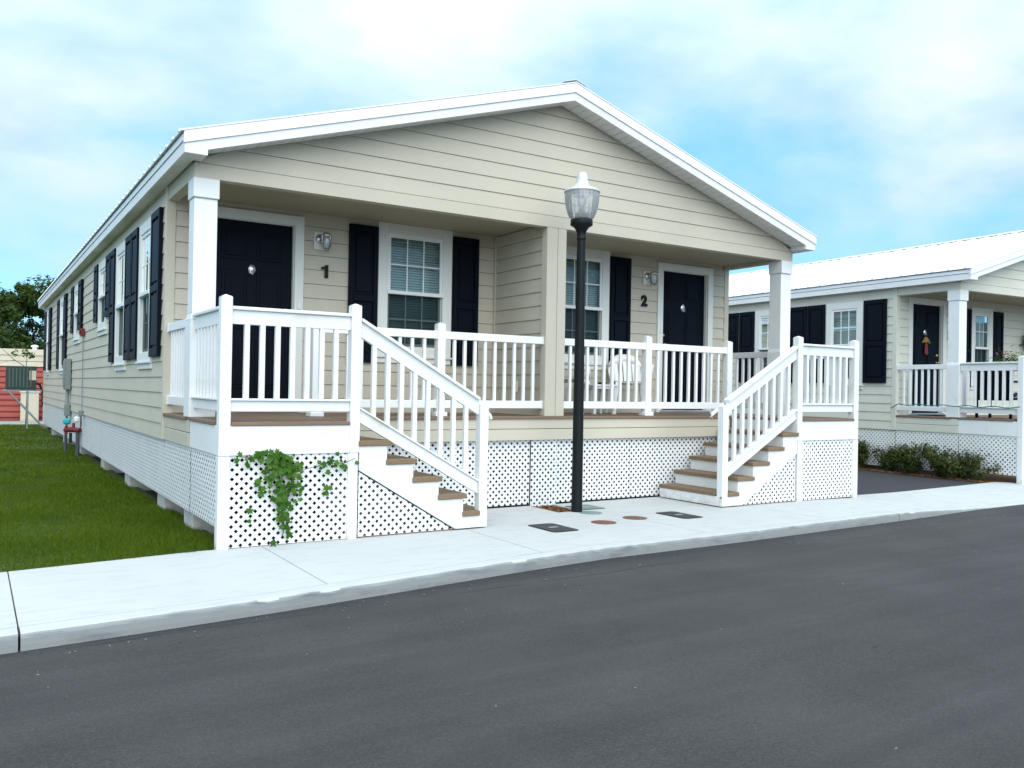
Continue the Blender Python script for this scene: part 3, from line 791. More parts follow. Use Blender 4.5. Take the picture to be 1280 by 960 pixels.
# sidewalk slabs between joints
mb = MB(); J = [-14, -1.43, .36, 2.27, 4.2, 6.05, 7.9, 9.7, 11.5, 13.4, 15.4, 20]
SKEW = .06
for a, b_ in zip(J[:-1], J[1:]):
    n = max(2, int((b_-a)/.25)+1); vs = []
    for i in range(n):
        x = a+.004+(b_-a-.008)*i/(n-1)
        for f in (0, .5, 1):
            yb, yf_ = back_y(x), kerb_y(x)+.158
            vs.append((x, yb+(yf_-yb)*f, walk_z(x, f)))
    for i in range(n):
        x = a+.004+(b_-a-.008)*i/(n-1)
        for f in (0, 1):
            yb, yf_ = back_y(x), kerb_y(x)+.158; vs.append((x, yb+(yf_-yb)*f, walk_z(x, f)-.06))
    o_ = 3*n
    fs = []
    for i in range(n-1):
        q = 3*i; fs += [(q, q+1, q+4, q+3), (q+1, q+2, q+5, q+4), (q, q+3, o_+2*i+2, o_+2*i), (q+2, o_+2*i+1, o_+2*i+3, q+5)]
    fs += [(0, o_, o_+1, 2, 1), (3*n-3, 3*n-2, 3*n-1, o_+2*n-1, o_+2*n-2)]
    mb.add(vs, fs)
# paved apron between the two stairs, with a planting hole by the lamp
ap = [(2.494, -1.046), (5.75, -1.046), (5.75, .30), (2.494, .30)]
def slab(x0, x1, y0, y1): mb.box(x0, x1, y0, y1, -.06, -.0005)
slab(1.2, 3.70, -1.046, -.56); slab(3.70, 6.9, -1.046, -.56); slab(1.2, 3.70, -.558, .02); slab(4.02, 6.9, -.558, .02)
tag(mb.build('sidewalk', M['walk']), kind='structure')
mb = MB(); mb.box(-14, 20, -1.9, -1.2, -.12, -.09); 
for a, b_ in ((-14, 1.2), (1.2, 6.9), (6.9, 8.1)): mb.box(a, b_, -2.1, -1.0, -.085, -.064)
tag(mb.build('slab_bedding', M['joint']), kind='structure')
# soil below the houses and in front of the apron
tag(MB().box(.02, 8.1, -1.03, 18.6, -.10, -.062).build('bare_soil', M['dirt']), kind='structure')
# lawn
mb = MB(); n = 40; vs = []; fs = []
X = [-26+26.16*i/n for i in range(n+1)]
for x in X: vs += [(x, back_y(min(x, 0))+.004 if x < .0 else -1.02, -.012), (x, 21.7, -.012)]
fs = [(2*i, 2*i+2, 2*i+3, 2*i+1) for i in range(n)]
mb.add(vs, fs); tag(mb.build('lawn', M['lawn']), kind='structure')
# grass blades (uncountable)
rg = random.Random(3)
def blades(mb, n, x0, x1, y0, y1, hmin, hmax, wd):
    for _ in range(n):
        x = rg.uniform(x0, x1); y = rg.uniform(y0, y1)
        if x < 0 and y < back_y(x)-.012+.02*math.sin(x*9)*math.sin(x*23) or x >= -.01 and y < -.99: continue
        patch = .75+.35*math.sin(x*2.3+1.3*math.sin(y*1.7))*math.sin(y*1.9+.6*math.sin(x*3.1))
        h = rg.uniform(hmin, hmax)*patch*(1 if rg.random() > .04 else 1.5); a = rg.uniform(0, 6.283); dx, dy = math.cos(a)*wd, math.sin(a)*wd
        lx, ly = rg.gauss(0, .55)*h, rg.gauss(0, .55)*h
        mb.v += [(x-dx, y-dy, -.014), (x+dx, y+dy, -.014), (x+lx, y+ly, -.012+h)]
        k = len(mb.v); mb.f.append((k-3, k-2, k-1)); mb.sm.append(False)
mb = MB()
blades(mb, 62000, -2.6, .10, -1.5, 1.6, .03, .062, .0028)
blades(mb, 46000, -3.2, .06, 1.6, 5, .03, .062, .004)
blades(mb, 34000, -4.2, .05, 5, 11, .03, .065, .007)
blades(mb, 22000, -6, .05, 11, 21.6, .035, .07, .012)
me = bpy.data.meshes.new('grass'); me.from_pydata(mb.v, [], mb.f); me.materials.append(M['blade'])
o = link('grass', me); tag(o, 'mown green grass of the side lawn', 'grass', kind='stuff')
# driveway, mulch beds, path beyond the lawn
mb = MB()
mb.add([(8.34, back_y(8.34)-.05, -.052), (12.1, back_y(12.1)-.05, -.052), (13.2, 30, -.052), (8.6, 30, -.052)], [(0, 1, 2, 3)])
tag(mb.build('driveway', M['asphalt_dark']), kind='structure')
mb = MB(); mb.add([(12.05, -.66, -.046), (12.62, -.66, -.046), (13.7, 18, -.046), (12.95, 18, -.046)], [(0, 1, 2, 3)])
mb.add([(8.03, -.98, -.046), (8.40, -.86, -.046), (8.6, 18, -.046), (8.03, 18, -.046)], [(0, 1, 2, 3)])
mb.add([(12.55, -1.0, -.06), (21, -1.0, -.06), (21, 18, -.06), (12.62, 18, -.06)], [(0, 1, 2, 3)])
mb.add([(3.62, -.62, -.03), (4.1, -.62, -.03), (4.1, .3, -.03), (3.62, .3, -.03)], [(0, 1, 2, 3)])
tag(mb.build('mulch_bed', M['mulch']), kind='structure')
mb = MB()
for _ in range(2600):
    t = rg.random()
    if t < .42: x, y = rg.uniform(12.06, 12.5), rg.uniform(-.62, 2.5); x += .03*y
    elif t < .60: x, y = rg.uniform(8.1, 8.42), rg.uniform(-.85, .9)
    else: x, y = rg.uniform(3.68, 4.06), rg.uniform(-.57, .10)
    if 3.9-.1 < x < 4.05 and -.7 < y < -.5: continue
    z = -.044+.012*rg.random() if x > 5 else -.028+.012*rg.random()
    s = rg.uniform(.012, .032); a = rg.uniform(0, 6.28); c_, s_ = math.cos(a)*s, math.sin(a)*s
    mb.add([(x-c_, y-s_, z), (x+s_*.4, y-c_*.4, z+rg.uniform(0, .012)), (x+c_, y+s_, z+rg.uniform(0, .015)), (x-s_*.4, y+c_*.4, z)], [(0, 1, 2, 3)])
M['chips'] = leafmat('mulch_chips', (.06, .028, .014), (.24, .12, .05), 30, .05, .9, (.38, .24, .13))
tag(mb.build('mulch_chips', M['chips']), 'brown mulch chips and dead leaves in the beds', 'mulch', kind='stuff')
mb = MB()
for _ in range(260):
    x = rg.uniform(-2, 11); y = kerb_y(x)-abs(rg.gauss(0, .28))-.02
    if rg.random() < .3: y = kerb_y(x)-rg.uniform(.1, 4.5)
    s_ = rg.uniform(.004, .013); a = rg.uniform(0, 6.28); cx, sx = math.cos(a)*s_, math.sin(a)*s_
    mb.add([(x-cx, y-sx, ROAD+.001), (x+sx*.6, y-cx*.6, ROAD+.003), (x+cx, y+sx, ROAD+.002), (x-sx*.6, y+cx*.6, ROAD+.001), (x, y, ROAD+s_*.7)], [(0, 1, 4), (1, 2, 4), (2, 3, 4), (3, 0, 4)])
M['grit'] = leafmat('road_grit', (.05, .045, .04), (.20, .19, .17), 30, .0, .9, (.35, .33, .29))
tag(mb.build('road_grit', M['grit']), 'loose grit and leaf bits on the asphalt along the kerb', 'grit', kind='stuff')
mb = MB().box(-26, 14, 21.7, 24.2, -.1, .0); tag(mb.build('rear_path', M['path']), kind='structure')

# ------------------------------------------------------------------ street lamp
L = thing('street_lamp', 'black post street lamp with clear acorn globe standing before the porch', 'street lamp', (3.925, -.585, 0))
mb = MB(); mb.lathe([(.0, -.03), (.062, -.03), (.061, .02), (.057, 1.4), (.049, 2.6), (.0455, 2.955)], 16)
mb.build('pole', M['black_metal'], L)
mb = MB(); mb.lathe([(.0455, 2.955), (.052, 2.96), (.052, 2.985), (.049, 2.99), (.049, 3.03), (.058, 3.06), (.085, 3.10), (.118, 3.118), (.122, 3.125), (.122, 3.175), (.115, 3.182), (.0, 3.182)], 32)
mb.build('collar', M['black_metal'], L)
mb = MB(); mb.lathe([(.108, 3.182), (.134, 3.205), (.160, 3.26), (.178, 3.33), (.187, 3.40), (.189, 3.46), (.186, 3.487)], 96, rib=.011, ribn=24)
mb.build('globe', M['acrylic'], L)
mb = MB(); mb.lathe([(.196, 3.478), (.199, 3.487), (.190, 3.500), (.150, 3.524), (.105, 3.545), (.078, 3.565), (.066, 3.60), (.062, 3.65), (.052, 3.685), (.03, 3.702), (0, 3.706)], 40)
mb.build('globe_cap', M['acrylic_cap'], L)
mb = MB(); mb.lathe([(.0, 3.183), (.075, 3.184), (.072, 3.25), (.05, 3.262), (.035, 3.275), (.034, 3.32), (0, 3.322)], 20)
mb.build('lamp_socket', M['socket'], L)
mb = MB(); mb.lathe([(.02, 3.322), (.045, 3.35), (.05, 3.40), (.035, 3.44), (0, 3.455)], 16); mb.build('bulb', M['jar'], L)
mb = MB(); mb.lathe([(.085, 3.435), (.03, 3.468), (0, 3.47)], 20); mb.build('reflector', M['socket'], L)

# ------------------------------------------------------------------ covers let into the paving
def rect_cover(name, label, cat, x0, x1, y0, y1, m, rot=0, group=None, round_=.06):
    cx, cy = (x0+x1)/2, (y0+y1)/2; hx, hy = (x1-x0)/2, (y1-y0)/2
    t = thing(name, label, cat, (cx, cy, 0), rot, group)
    def rr(hx, hy, r, n=5):
        p = []
        for (sx, sy, a0) in ((1, 1, 0), (-1, 1, 90), (-1, -1, 180), (1, -1, 270)):
            for k in range(n+1):
                a = R(a0+90*k/n); p.append((sx*(hx-r)+r*math.cos(a), sy*(hy-r)+r*math.sin(a)))
        return p
    MB().prism(rr(hx+.012, hy+.012, round_), -.03, .003, 'z').build('cover_rim', M['rubber'], t)
    MB().prism(rr(hx-.006, hy-.006, round_*.8), -.02, .006, 'z').build('cover_lid', m, t)
    mb = MB(); mb.box(-.05, .05, -.02, .02, .0062, .009); mb.build('lid_tab', M['galv'], t)
    return t
rect_cover('meter_box_cover', 'dark rectangular utility box cover in the paving, left of the lamp', 'utility cover', 2.915, 3.20, -1.60, -1.14, M['lid_dark'], 0)
rect_cover('meter_box_cover', 'dark rectangular utility box cover near the right-hand stair', 'utility cover', 4.635, 4.90, -1.52, -1.05, M['lid_dark'], 0)
rect_cover('meter_box_cover', 'small grey lid half hidden behind the foot of the street lamp', 'utility cover', 4.06, 4.36, -.52, -.20, M['lid_green'], 0, None, .02)
def round_cover(name, label, x, y, r, m, holes=True):
    t = thing(name, label, 'utility cover', (x, y, 0))
    MB().lathe([(0, -.02), (r+.01, -.02), (r+.01, .003), (r-.012, .003)], 32).build('cover_rim', M['lid_rust'] if m is M['lid_rust'] else M['lid_green'], t)
    mb = MB(); mb.lathe([(r-.014, .001), (r-.02, .006), (r*.55, .007), (r*.5, .010), (r*.2, .010), (0, .008)], 32); mb.build('cover_lid', m, t)
round_cover('cleanout_cover', 'rusty brown round cover, the nearer and left of the two', 3.71, -1.325, .118, M['lid_rust'])
round_cover('cleanout_cover', 'rusty brown round cover, the farther and right of the two', 4.195, -1.235, .118, M['lid_rust'])
round_cover('valve_cover', 'grey-green round cover beside the lamp foot', 4.00, -.735, .115, M['lid_green'])

# ------------------------------------------------------------------ porch furniture
def chair(loc, rz, label):
    t = thing('plastic_chair', label, 'chair', loc, rz, None)
    mb = MB(); n = 10; vs = []; fs = []   # seat, slightly dished
    for i in range(n+1):
        for j in range(n+1):
            u, v_ = -1+2*i/n, j/n; x = u*.215*(1-.05*v_); y = -.22+.44*v_; z = .42+.03*abs(u)**2.5-.02*v_+.0-.015*math.exp(-(v_*8)**2)
            vs.append((x, y, z))
    for i in range(n):
        for j in range(n): q = i*(n+1)+j; fs.append((q, q+1, q+n+2, q+n+1))
    mb.add(vs, fs, True); mb.add([(a, b_, c-.012) for a, b_, c in vs], fs, True); mb.build('seat', M['plastic'], t)
    mb = MB()                       # back: arched rim and slats
    for k in range(7):
        u = -1+2*k/6; x = .185*u; top = .80-.07*u*u
        y0, y1 = .215, .33-.04*u*u
        for s in (0,):
            mb.add([(x-.022, y0-.02*u*u, .44), (x+.022, y0-.02*u*u, .44), (x+.026, y1, top-.09), (x-.026, y1, top-.09)], [(0, 1, 2, 3)])
            mb.add([(x-.022, y0-.02*u*u+.01, .44), (x+.022, y0-.02*u*u+.01, .44), (x+.026, y1+.01, top-.09), (x-.026, y1+.01, top-.09)], [(0, 1, 2, 3)])
    m_ = 16; vs = []
    for k in range(m_+1):
        u = -1+2*k/m_; x = .235*u; zt = .81-.13*u**4-.03*u*u; zb = .69-.07*u*u-.10*u**4; y = .335-.05*u*u
        vs += [(x, y-.006, zb), (x, y+.004, zt), (x, y+.014, zt), (x, y+.006, zb)]
    fs = []
    for k in range(m_):
        q = 4*k
        for e in range(4): fs.append((q+e, q+(e+1) % 4, q+4+(e+1) % 4, q+4+e))
    mb.add(vs, fs, True)
    for s in (-1, 1): mb.tube([(s*.235, .285, .66), (s*.222, .25, .55), (s*.205, .215, .43)], .016, 8)
    mb.build('backrest', M['plastic'], t)
    for sx in (-1, 1):
        for sy in (-1, 1):
            mb = MB(); x0, y0 = sx*.20, sy*.20; x1, y1 = sx*.255, sy*.26+(.02 if sy > 0 else 0)
            a = .026
            mb.add([(x0-a, y0-a*.7, .43), (x0+a, y0-a*.7, .43), (x0+a, y0+a*.7, .43), (x0-a, y0+a*.7, .43), (x1-.018, y1-.015, 0), (x1+.018, y1-.015, 0), (x1+.018, y1+.015, 0), (x1-.018, y1+.015, 0)],
                   [(0, 1, 2, 3), (4, 5, 6, 7), (0, 1, 5, 4), (1, 2, 6, 5), (2, 3, 7, 6), (3, 0, 4, 7)])
            mb.build('leg', M['plastic'], t, .004)
        mb = MB(); mb.tube([(sx*.235, .28, .63), (sx*.27, .1, .655), (sx*.275, -.15, .645), (sx*.262, -.205, .60), (sx*.24, -.215, .43)], [.02, .024, .024, .02, .017], 8)
        mb.build('armrest', M['plastic'], t)
    return t
chair((5.74, .72, ZD), R(-28), 'white plastic garden chair on the right-hand porch, in front of door 2')
chair((4.80, .80, ZD), R(38), 'white plastic garden chair on the right-hand porch, tucked beside the centre post')
t = thing('plastic_table', 'small white plastic side table between the two porch chairs', 'table', (5.24, .76, ZD))
mb = MB(); mb.box(-.20, .20, -.18, .18, .355, .385); mb.box(-.19, .19, -.17, .17, .325, .354); mb.build('table_top', M['plastic'], t, .008)
for sx in (-1, 1):
    for sy in (-1, 1): MB().box(sx*.165-.022, sx*.165+.022, sy*.145-.022, sy*.145+.022, 0, .324).build('leg', M['plastic'], t, .006)
t = thing('ashtray', 'small dark dish on the white porch side table', 'ashtray', (5.30, .74, ZD+.3865))
mb = MB(); mb.lathe([(0, 0), (.05, 0), (.06, .028), (.054, .028), (.045, .008), (0, .008)], 20); mb.build('dish', M['rubber'], t)

# ------------------------------------------------------------------ foliage helpers
def leaf_mb(mb, p, nrm, size, rnd, shape='oval'):
    nrm = nrm.normalized(); a = nrm.cross(Vector((rnd.gauss(0, 1), rnd.gauss(0, 1), rnd.gauss(0, 1)))).normalized(); b_ = nrm.cross(a)
    if shape == 'oval':
        pts = [-a*size*.5, b_*size*.28-a*.05*size, a*size*.5+nrm*size*.1, -b_*size*.28-a*.05*size]
        mb.add([p+q for q in pts], [(0, 1, 2, 3)])
    else:   # lobed ivy-like leaf
        pr = [(0, -.35), (.42, -.32), (.32, -.02), (.5, .22), (.18, .25), (0, .6), (-.18, .25), (-.5, .22), (-.32, -.02), (-.42, -.32)]
        pts = [p+(b_*x+a*y)*size+nrm*size*.12*abs(x) for x, y in pr]
        mb.add([p+nrm*size*.02]+pts, [(0, 1+k, 1+(k+1) % 10) for k in range(10)])
def tree(name, label, x, y, ht, spread, seed, lm, zc=.62, nl=5200, ls=.30, group=None):
    rnd = random.Random(seed); t = thing(name, label, 'tree', (x, y, -.1), 0, group)
    tips = []; mb = MB(); h0 = ht*.34
    mb.tube([(0, 0, -.1), (.05, .03, h0*.5), (0, .08, h0), (.1, 0, ht*.6), (.15, 0, ht*.85)], [ht*.035, ht*.028, ht*.024, ht*.014, .02], 8)
    for k in range(11):
        a = k*2.4+rnd.uniform(-.4, .4); z0 = h0*rnd.uniform(.75, 1.7); r = spread*rnd.uniform(.55, .95); z1 = z0+ht*rnd.uniform(.08, .38)
        e = Vector((math.cos(a)*r, math.sin(a)*r, min(z1, ht*.93))); mid = Vector((e.x*.45, e.y*.45, z0+(e.z-z0)*.6))
        mb.tube([(0, 0, z0), mid, e], [ht*.014, ht*.008, .015], 6); tips += [e, mid*.6+e*.4]
    mb.build('trunk', M['bark'], t)
    tips += [Vector((0, 0, ht*.9)), Vector((.4, .2, ht*.8)), Vector((-.5, 0, ht*.75))]
    cl = []
    for e in tips:
        for _ in range(3):
            cl.append((e+Vector((rnd.gauss(0, spread*.16), rnd.gauss(0, spread*.16), rnd.gauss(0, ht*.05))), rnd.uniform(.10, .22)*spread))
    mb = MB()
    for _ in range(nl):
        c_, r = rnd.choice(cl); d = Vector((rnd.gauss(0, 1), rnd.gauss(0, 1), rnd.gauss(0, .75))).normalized()
        p = c_+d*r*rnd.random()**.4
        if p.z < ht*.16: continue
        leaf_mb(mb, p, d+Vector((rnd.gauss(0, .5), rnd.gauss(0, .5), .6)), ls*rnd.uniform(.6, 1.3), rnd)
    mb.build('crown', M[lm], t); return t
tree('broadleaf_tree', 'tall leafy green tree behind the coral trailer, at the left edge', -2.4, 36.0, 8.1, 3.6, 11, 'leaf', nl=19000, ls=.22)
tree('broadleaf_tree', 'dark lower tree behind the trailer, partly hidden by the cream house corner', 1.2, 38, 4.6, 2.6, 23, 'leaf2', nl=9000, ls=.22)
tree('broadleaf_tree', 'dark broad tree low behind the trailer roof, farthest back on the left', -2.2, 44.0, 5.0, 4.6, 31, 'leaf2', nl=13000, ls=.26)

def shrub(name, label, x, y, z, h, r, seed, n=420, group=None, lm='shrub', ls=.055):
    rnd = random.Random(seed); t = thing(name, label, 'shrub', (x, y, z), 0, group); mb = MB(); tips = []
    for k in range(12):
        a = rnd.uniform(0, 6.28); rr = r*rnd.uniform(.25, 1); e = Vector((math.cos(a)*rr, math.sin(a)*rr, h*rnd.uniform(.45, 1.05)))
        mb.tube([(0, 0, 0), e*.5+Vector((0, 0, h*.12)), e], [.007, .005, .003], 5); tips += [e, e*.75+Vector((0, 0, .02)), e*.45]
    mb.build('stems', M['bark'], t); mb = MB()
    for _ in range(n):
        e = rnd.choice(tips); d = Vector((rnd.gauss(0, 1), rnd.gauss(0, 1), rnd.gauss(0, 1)))
        p = e+d*.048; p.z = max(.02, p.z); leaf_mb(mb, p, d+Vector((0, 0, 1)), ls*rnd.uniform(.6, 1.3), rnd)
    mb.build('leaves', M[lm], t); return t
SH = [((-.12, 2.55), .55, .22, 'the farthest'), ((-.14, 1.95), .50, .26, 'second from the far end'), ((-.14, 1.25), .42, .26, 'third from the far end'),
      ((-.16, .70), .46, .28, 'fourth from the far end'), ((-.18, .16), .50, .30, 'second nearest the sidewalk'), ((-.2, -.30), .46, .32, 'nearest the sidewalk')]
for i, ((lx, ly), h_, r_, w_) in enumerate(SH):
    p = H2W @ Vector((lx, ly, 0)); shrub('shrub', 'low shrub at the lattice of house 3, '+w_, p.x, p.y, -.046, h_*.98, r_*1.4, 40+i, 1900, 'shrubs along the lattice of house 3')
shrub('shrub', 'small shrub at the right side of the cream duplex landing', 8.36, -.30, -.046, .55, .20, 60, 360)

# ivy on the left landing lattice
rnd = random.Random(5); t = thing('ivy_vine', 'green ivy trailing down the white lattice of the left landing', 'vine', (.5, -1.09, 0))
SP = [(.17, .74, 2), (.22, .66, 4), (.25, .72, 2), (.37, .73, 15), (.46, .72, 24), (.55, .70, 22), (.58, .62, 14), (.48, .62, 18), (.40, .64, 10), (.66, .64, 6), (.62, .56, 10), (.55, .52, 12), (.84, .63, 4), (.90, .66, 3), (.93, .73, 2), (1.0, .645, 4), (1.04, .62, 2), (1.13, .69, 1),
      (.87, .43, 4), (.33, .455, 4), (.43, .45, 4), (.5, .44, 9), (.52, .38, 13), (.60, .45, 7), (.64, .47, 5), (.55, .34, 10), (.53, .27, 9), (.54, .22, 7), (.53, .16, 6), (.54, .09, 5), (.44, .53, 7), (.36, .58, 5), (.28, .30, 1), (.30, .17, 1), (.62, .40, 4)]
mb = MB()
for u, z, n in SP:
    for _ in range(n):
        p = Vector((u-.5+rnd.gauss(0, .034), -rnd.uniform(.004, .05), z+rnd.gauss(0, .026)))
        if p.z > .79: continue
        leaf_mb(mb, p, Vector((rnd.gauss(0, .35), -1, rnd.gauss(.25, .35))), rnd.uniform(.030, .070), rnd, 'ivy')
mb.build('leaves', M['ivy'], t)
mb = MB()
mb.tube([(.02, .06, 0), (.03, .0, .1), (.04, -.008, .3), (0, -.008, .5), (.02, -.008, .66), (-.2, -.008, .72), (-.34, -.008, .74)], .004, 5)
mb.tube([(.02, -.008, .64), (.2, -.008, .62), (.4, -.008, .66), (.55, -.01, .66), (.64, -.02, .70)], .003, 5)
mb.build('stem', M['bark'], t)

# ------------------------------------------------------------------ utilities on the long side of the cream house
t = thing('electric_meter_box', 'grey electric meter box with conduit on the long cream side wall', 'meter box', (-.016, 10.92, 0))
MB().box(-.105, -.004, -.22, .22, 1.16, 1.77).build('cabinet', M['grey_metal'], t, .01)
MB().box(-.118, -.106, -.19, .19, 1.22, 1.73).build('cabinet_door', M['grey_metal'], t, .005)
MB().tube([(-.05, -.02, 1.16), (-.05, -.02, .86)], .032, 12).build('conduit', M['galv'], t)
MB().box(-.085, -.004, -.15, .15, .64, .87).build('junction_box', M['grey_metal'], t, .01)
MB().tube([(-.05, -.02, .64), (-.05, -.02, -.05)], .018, 10).build('ground_pipe', M['pipe'], t)
t = thing('fire_alarm_bell', 'red fire alarm bell with thin conduit running down the cream side wall', 'alarm', (-.016, 8.54, 0))
MB().box(-.062, -.004, -.07, .07, 2.11, 2.25).build('alarm_box', M['red'], t, .008)
MB().box(-.085, -.063, -.04, .04, 2.14, 2.22).build('strobe', M['red'], t, .008)
MB().tube([(-.02, 0, 2.11), (-.02, .0, .82)], .0095, 8).build('conduit', M['galv'], t)
MB().box(-.062, -.004, -.08, .08, .72, .82).build('junction_box', M['grey_metal'], t, .006)
MB().tube([(-.03, -.02, .72), (-.03, -.04, .55), (-.06, -.02, .46), (-.10, .2, .44), (-.12, .5, .46)], .010, 8).build('flex_conduit', M['rubber'], t)
t = thing('sprinkler_valve', 'red and teal sprinkler valve on iron pipe legs beside the side lattice', 'valve', (-.11, 9.0, 0))
MB().tube([(.06, -.05, -.05), (.06, -.05, .44)], .034, 12).build('pipe_leg', M['pipe'], t)
MB().tube([(-.10, .35, -.05), (-.10, .35, .44)], .02, 12).build('pipe_leg', M['pipe'], t)
mb = MB(); mb.tube([(-.12, .2, .45), (-.02, .06, .46), (.06, -.05, .45), (.10, -.1, .45)], [.042, .05, .045, .04], 12); mb.tube([(.0, .03, .46), (.0, .03, .58)], .025, 10); mb.box(-.13, -.08, .14, .19, .38, .52); mb.build('valve_body', M['red'], t)
MB().box(-.16, -.04, .10, .26, .545, .655).build('insulation_wrap', M['teal'], t, .03)
MB().box(-.005, .085, -.12, .03, .59, .70).build('wrapped_pipe', M['vinyl'], t, .03)
MB().tube([(-.04, .1, .22), (-.04, .1, .40)], .026, 10).build('drain_cup', M['rubber'], t)
# air conditioner on a bracket behind the house
t = thing('air_conditioner', 'dark green air conditioner raised on a bracket beyond the rear corner of the cream house', 'air conditioner', (-.52, 19.1, 0))
mb = MB(); mb.box(-.36, .36, -.32, .32, 1.08, 1.72); mb.build('cabinet', M['green_metal'], t, .012)
mb = MB()
for k in range(7): mb.box(-.30+k*.085, -.27+k*.085, -.335, -.322, 1.14, 1.66)
mb.build('louvre_grille', M['grille'], t)
MB().box(.19, .35, -.33, -.322, 1.34, 1.60).build('service_label', M['pale_band'], t)
MB().box(-.42, .50, -.30, -.26, 1.03, 1.075).build('bracket', M['galv'], t); MB().box(-.42, .50, .26, .30, 1.03, 1.075).build('bracket', M['galv'], t)
MB().tube([(-.30, -.28, 1.03), (.50, -.28, .10)], .028, 8).build('brace', M['galv'], t)
MB().tube([(.16, -.28, 1.03), (.16, -.28, -.05)], .022, 10).build('support_pole', M['galv'], t)
MB().tube([(.36, -.2, 1.25), (.45, -.15, 1.22), (.53, -.1, 1.0), (.54, -.1, .62)], .03, 8).build('refrigerant_line', M['rubber'], t)

# coral trailer beyond the lawn
t = thing('mobile_home', 'coral ribbed metal trailer with cream upper band beyond the lawn', 'trailer', (-2.5, 24.3, 0))
mb = MB(); x0, x1 = -9.5, 5.6; z = .10
mb.box(x0, x1, .05, 3.4, .0, 1.79)
while z < 1.75:
    mb.prism([(.05, z), (.0, z+.03), (.0, z+.12), (.05, z+.165)], x0, x1, 'x'); z += .19
mb.build('wall', M['coral'], t)
mb = MB(); mb.box(x0-.03, x1+.03, -.03, 3.45, 1.79, 1.96); mb.box(x0-.04, x1+.04, -.045, 3.45, 1.965, 2.15); mb.box(x0-.06, x1+.06, -.07, 3.5, 2.155, 2.36); mb.build('roof_band', M['pale_band'], t, .008)
mb = MB(); mb.tube([(2.62, .8, 2.36), (2.62, .8, 2.47)], .07, 12); mb.lathe([(.11, 2.47), (.11, 2.52), (0, 2.55)], 16, (2.62, .8, 0)); mb.build('roof_vent', M['vinyl'], t)
t = thing('utility_cabinet', 'pale upright cabinet against the coral trailer wall, below the air conditioner', 'cabinet', (-.06, 24.0, 0))
MB().box(-.25, .27, -.12, .12, .0, .94).build('cabinet_body', M['pale_band'], t, .01)
MB().box(-.22, .24, -.132, -.121, .06, .90).build('cabinet_door', M['pale_band'], t, .005)
MB().box(-.28, .30, -.15, .14, .941, .97).build('cabinet_top', M['trim'], t, .005)
# young tree in front of the trailer
t = thing('sapling', 'thin sapling with a few leaves standing in front of the coral trailer', 'sapling', (-.30, 20.8, 0))
mb = MB(); mb.tube([(0, 0, -.05), (.02, 0, .9), (-.02, 0, 1.75), (.0, 0, 2.15)], [.022, .018, .012, .006], 6)
mb.tube([(0, 0, 1.7), (-.35, 0, 1.95), (-.75, 0, 2.35)], [.012, .009, .005], 5); mb.tube([(-.3, 0, 1.92), (-.7, 0, 1.84)], [.008, .004], 5); mb.build('trunk', M['bark'], t)
mb = MB(); rnd = random.Random(2)
for c_ in (Vector((.02, 0, 2.1)), Vector((-.03, 0, 2.18)), Vector((-.32, 0, 2.12)), Vector((.12, 0, 2.06))):
    for _ in range(16):
        d = Vector((rnd.gauss(0, 1), rnd.gauss(0, 1), rnd.gauss(0, .6))); leaf_mb(mb, c_+d*.07, d, .11, rnd)
mb.build('crown', M['leaf'], t)

# ------------------------------------------------------------------ things on the porch of house 3
def h2thing(name, label, cat, l, rz=0):
    p = H2W @ Vector(l); return thing(name, label, cat, p, rz-.0528)
t = h2thing('flower_box', 'terracotta planter of green foliage with pink blooms behind the railing of house 3', 'planter', (.15, -.80, 1.80))
mb = MB(); mb.prism([(-.16, .0), (.16, .0), (.19, .13), (-.19, .13)], -.07, .07, 'x'); mb.build('pot', M['terracotta'], t, .006)
mb = MB(); rnd = random.Random(9)
for _ in range(620):
    d = Vector((rnd.gauss(0, .06), rnd.gauss(0, .13), abs(rnd.gauss(.06, .085)))); leaf_mb(mb, d+Vector((0, 0, .12)), d+Vector((0, 0, .15)), rnd.uniform(.03, .055), rnd)
mb.build('foliage', M['ivy'], t); mb = MB()
for _ in range(9):
    c_ = Vector((rnd.gauss(-.07, .03), rnd.gauss(-.03, .12), .19+rnd.uniform(0, .12)))
    for _k in range(5): leaf_mb(mb, c_+Vector((rnd.gauss(0, .01), rnd.gauss(0, .01), rnd.gauss(0, .01))), Vector((rnd.gauss(0, 1), rnd.gauss(0, 1), rnd.gauss(0, 1))), .026, rnd)
mb.build('blooms', M['flower'], t)
t = h2thing('tinsel_garland', 'green tinsel garland draped along the bottom rails of the porch of house 3', 'garland', (-.03, 0, 0))
mb = MB(); pts = []
for k in range(60):
    y = 1.24-k*.039; z = 1.212+.012*math.sin(k*.55)+(-.07*(1-k/4) if k < 4 else 0); pts.append((-.045+.006*math.sin(k), y, z))
mb.tube(pts, [.006+.003*(k % 2) for k in range(60)], 6)
for k in range(700):
    q = Vector(pts[rnd.randrange(60)]); d = Vector((rnd.gauss(0, 1), rnd.gauss(0, 1), rnd.gauss(0, 1))).normalized(); leaf_mb(mb, q+d*.010, d, .016, rnd)
mb.build('garland', M['garland'], t)
t = h2thing('door_wreath', 'straw doll wreath with red skirt hanging on door 3', 'wreath', (.87, D+.024, 2.32))
mb = MB(); mb.lathe([(.0, -.02), (.05, -.018), (.065, 0), (.05, .018), (0, .02)], 16); mb.xf(Matrix.Translation((0, -.01, .10)) @ Matrix.Rotation(R(90), 4, 'X'))
mb.tube([(-.10, -.01, .05), (-.05, -.015, .10), (0, -.015, .13), (.05, -.015, .10), (.10, -.01, .05)], .02, 8); mb.build('straw_bow', M['yellow'], t)
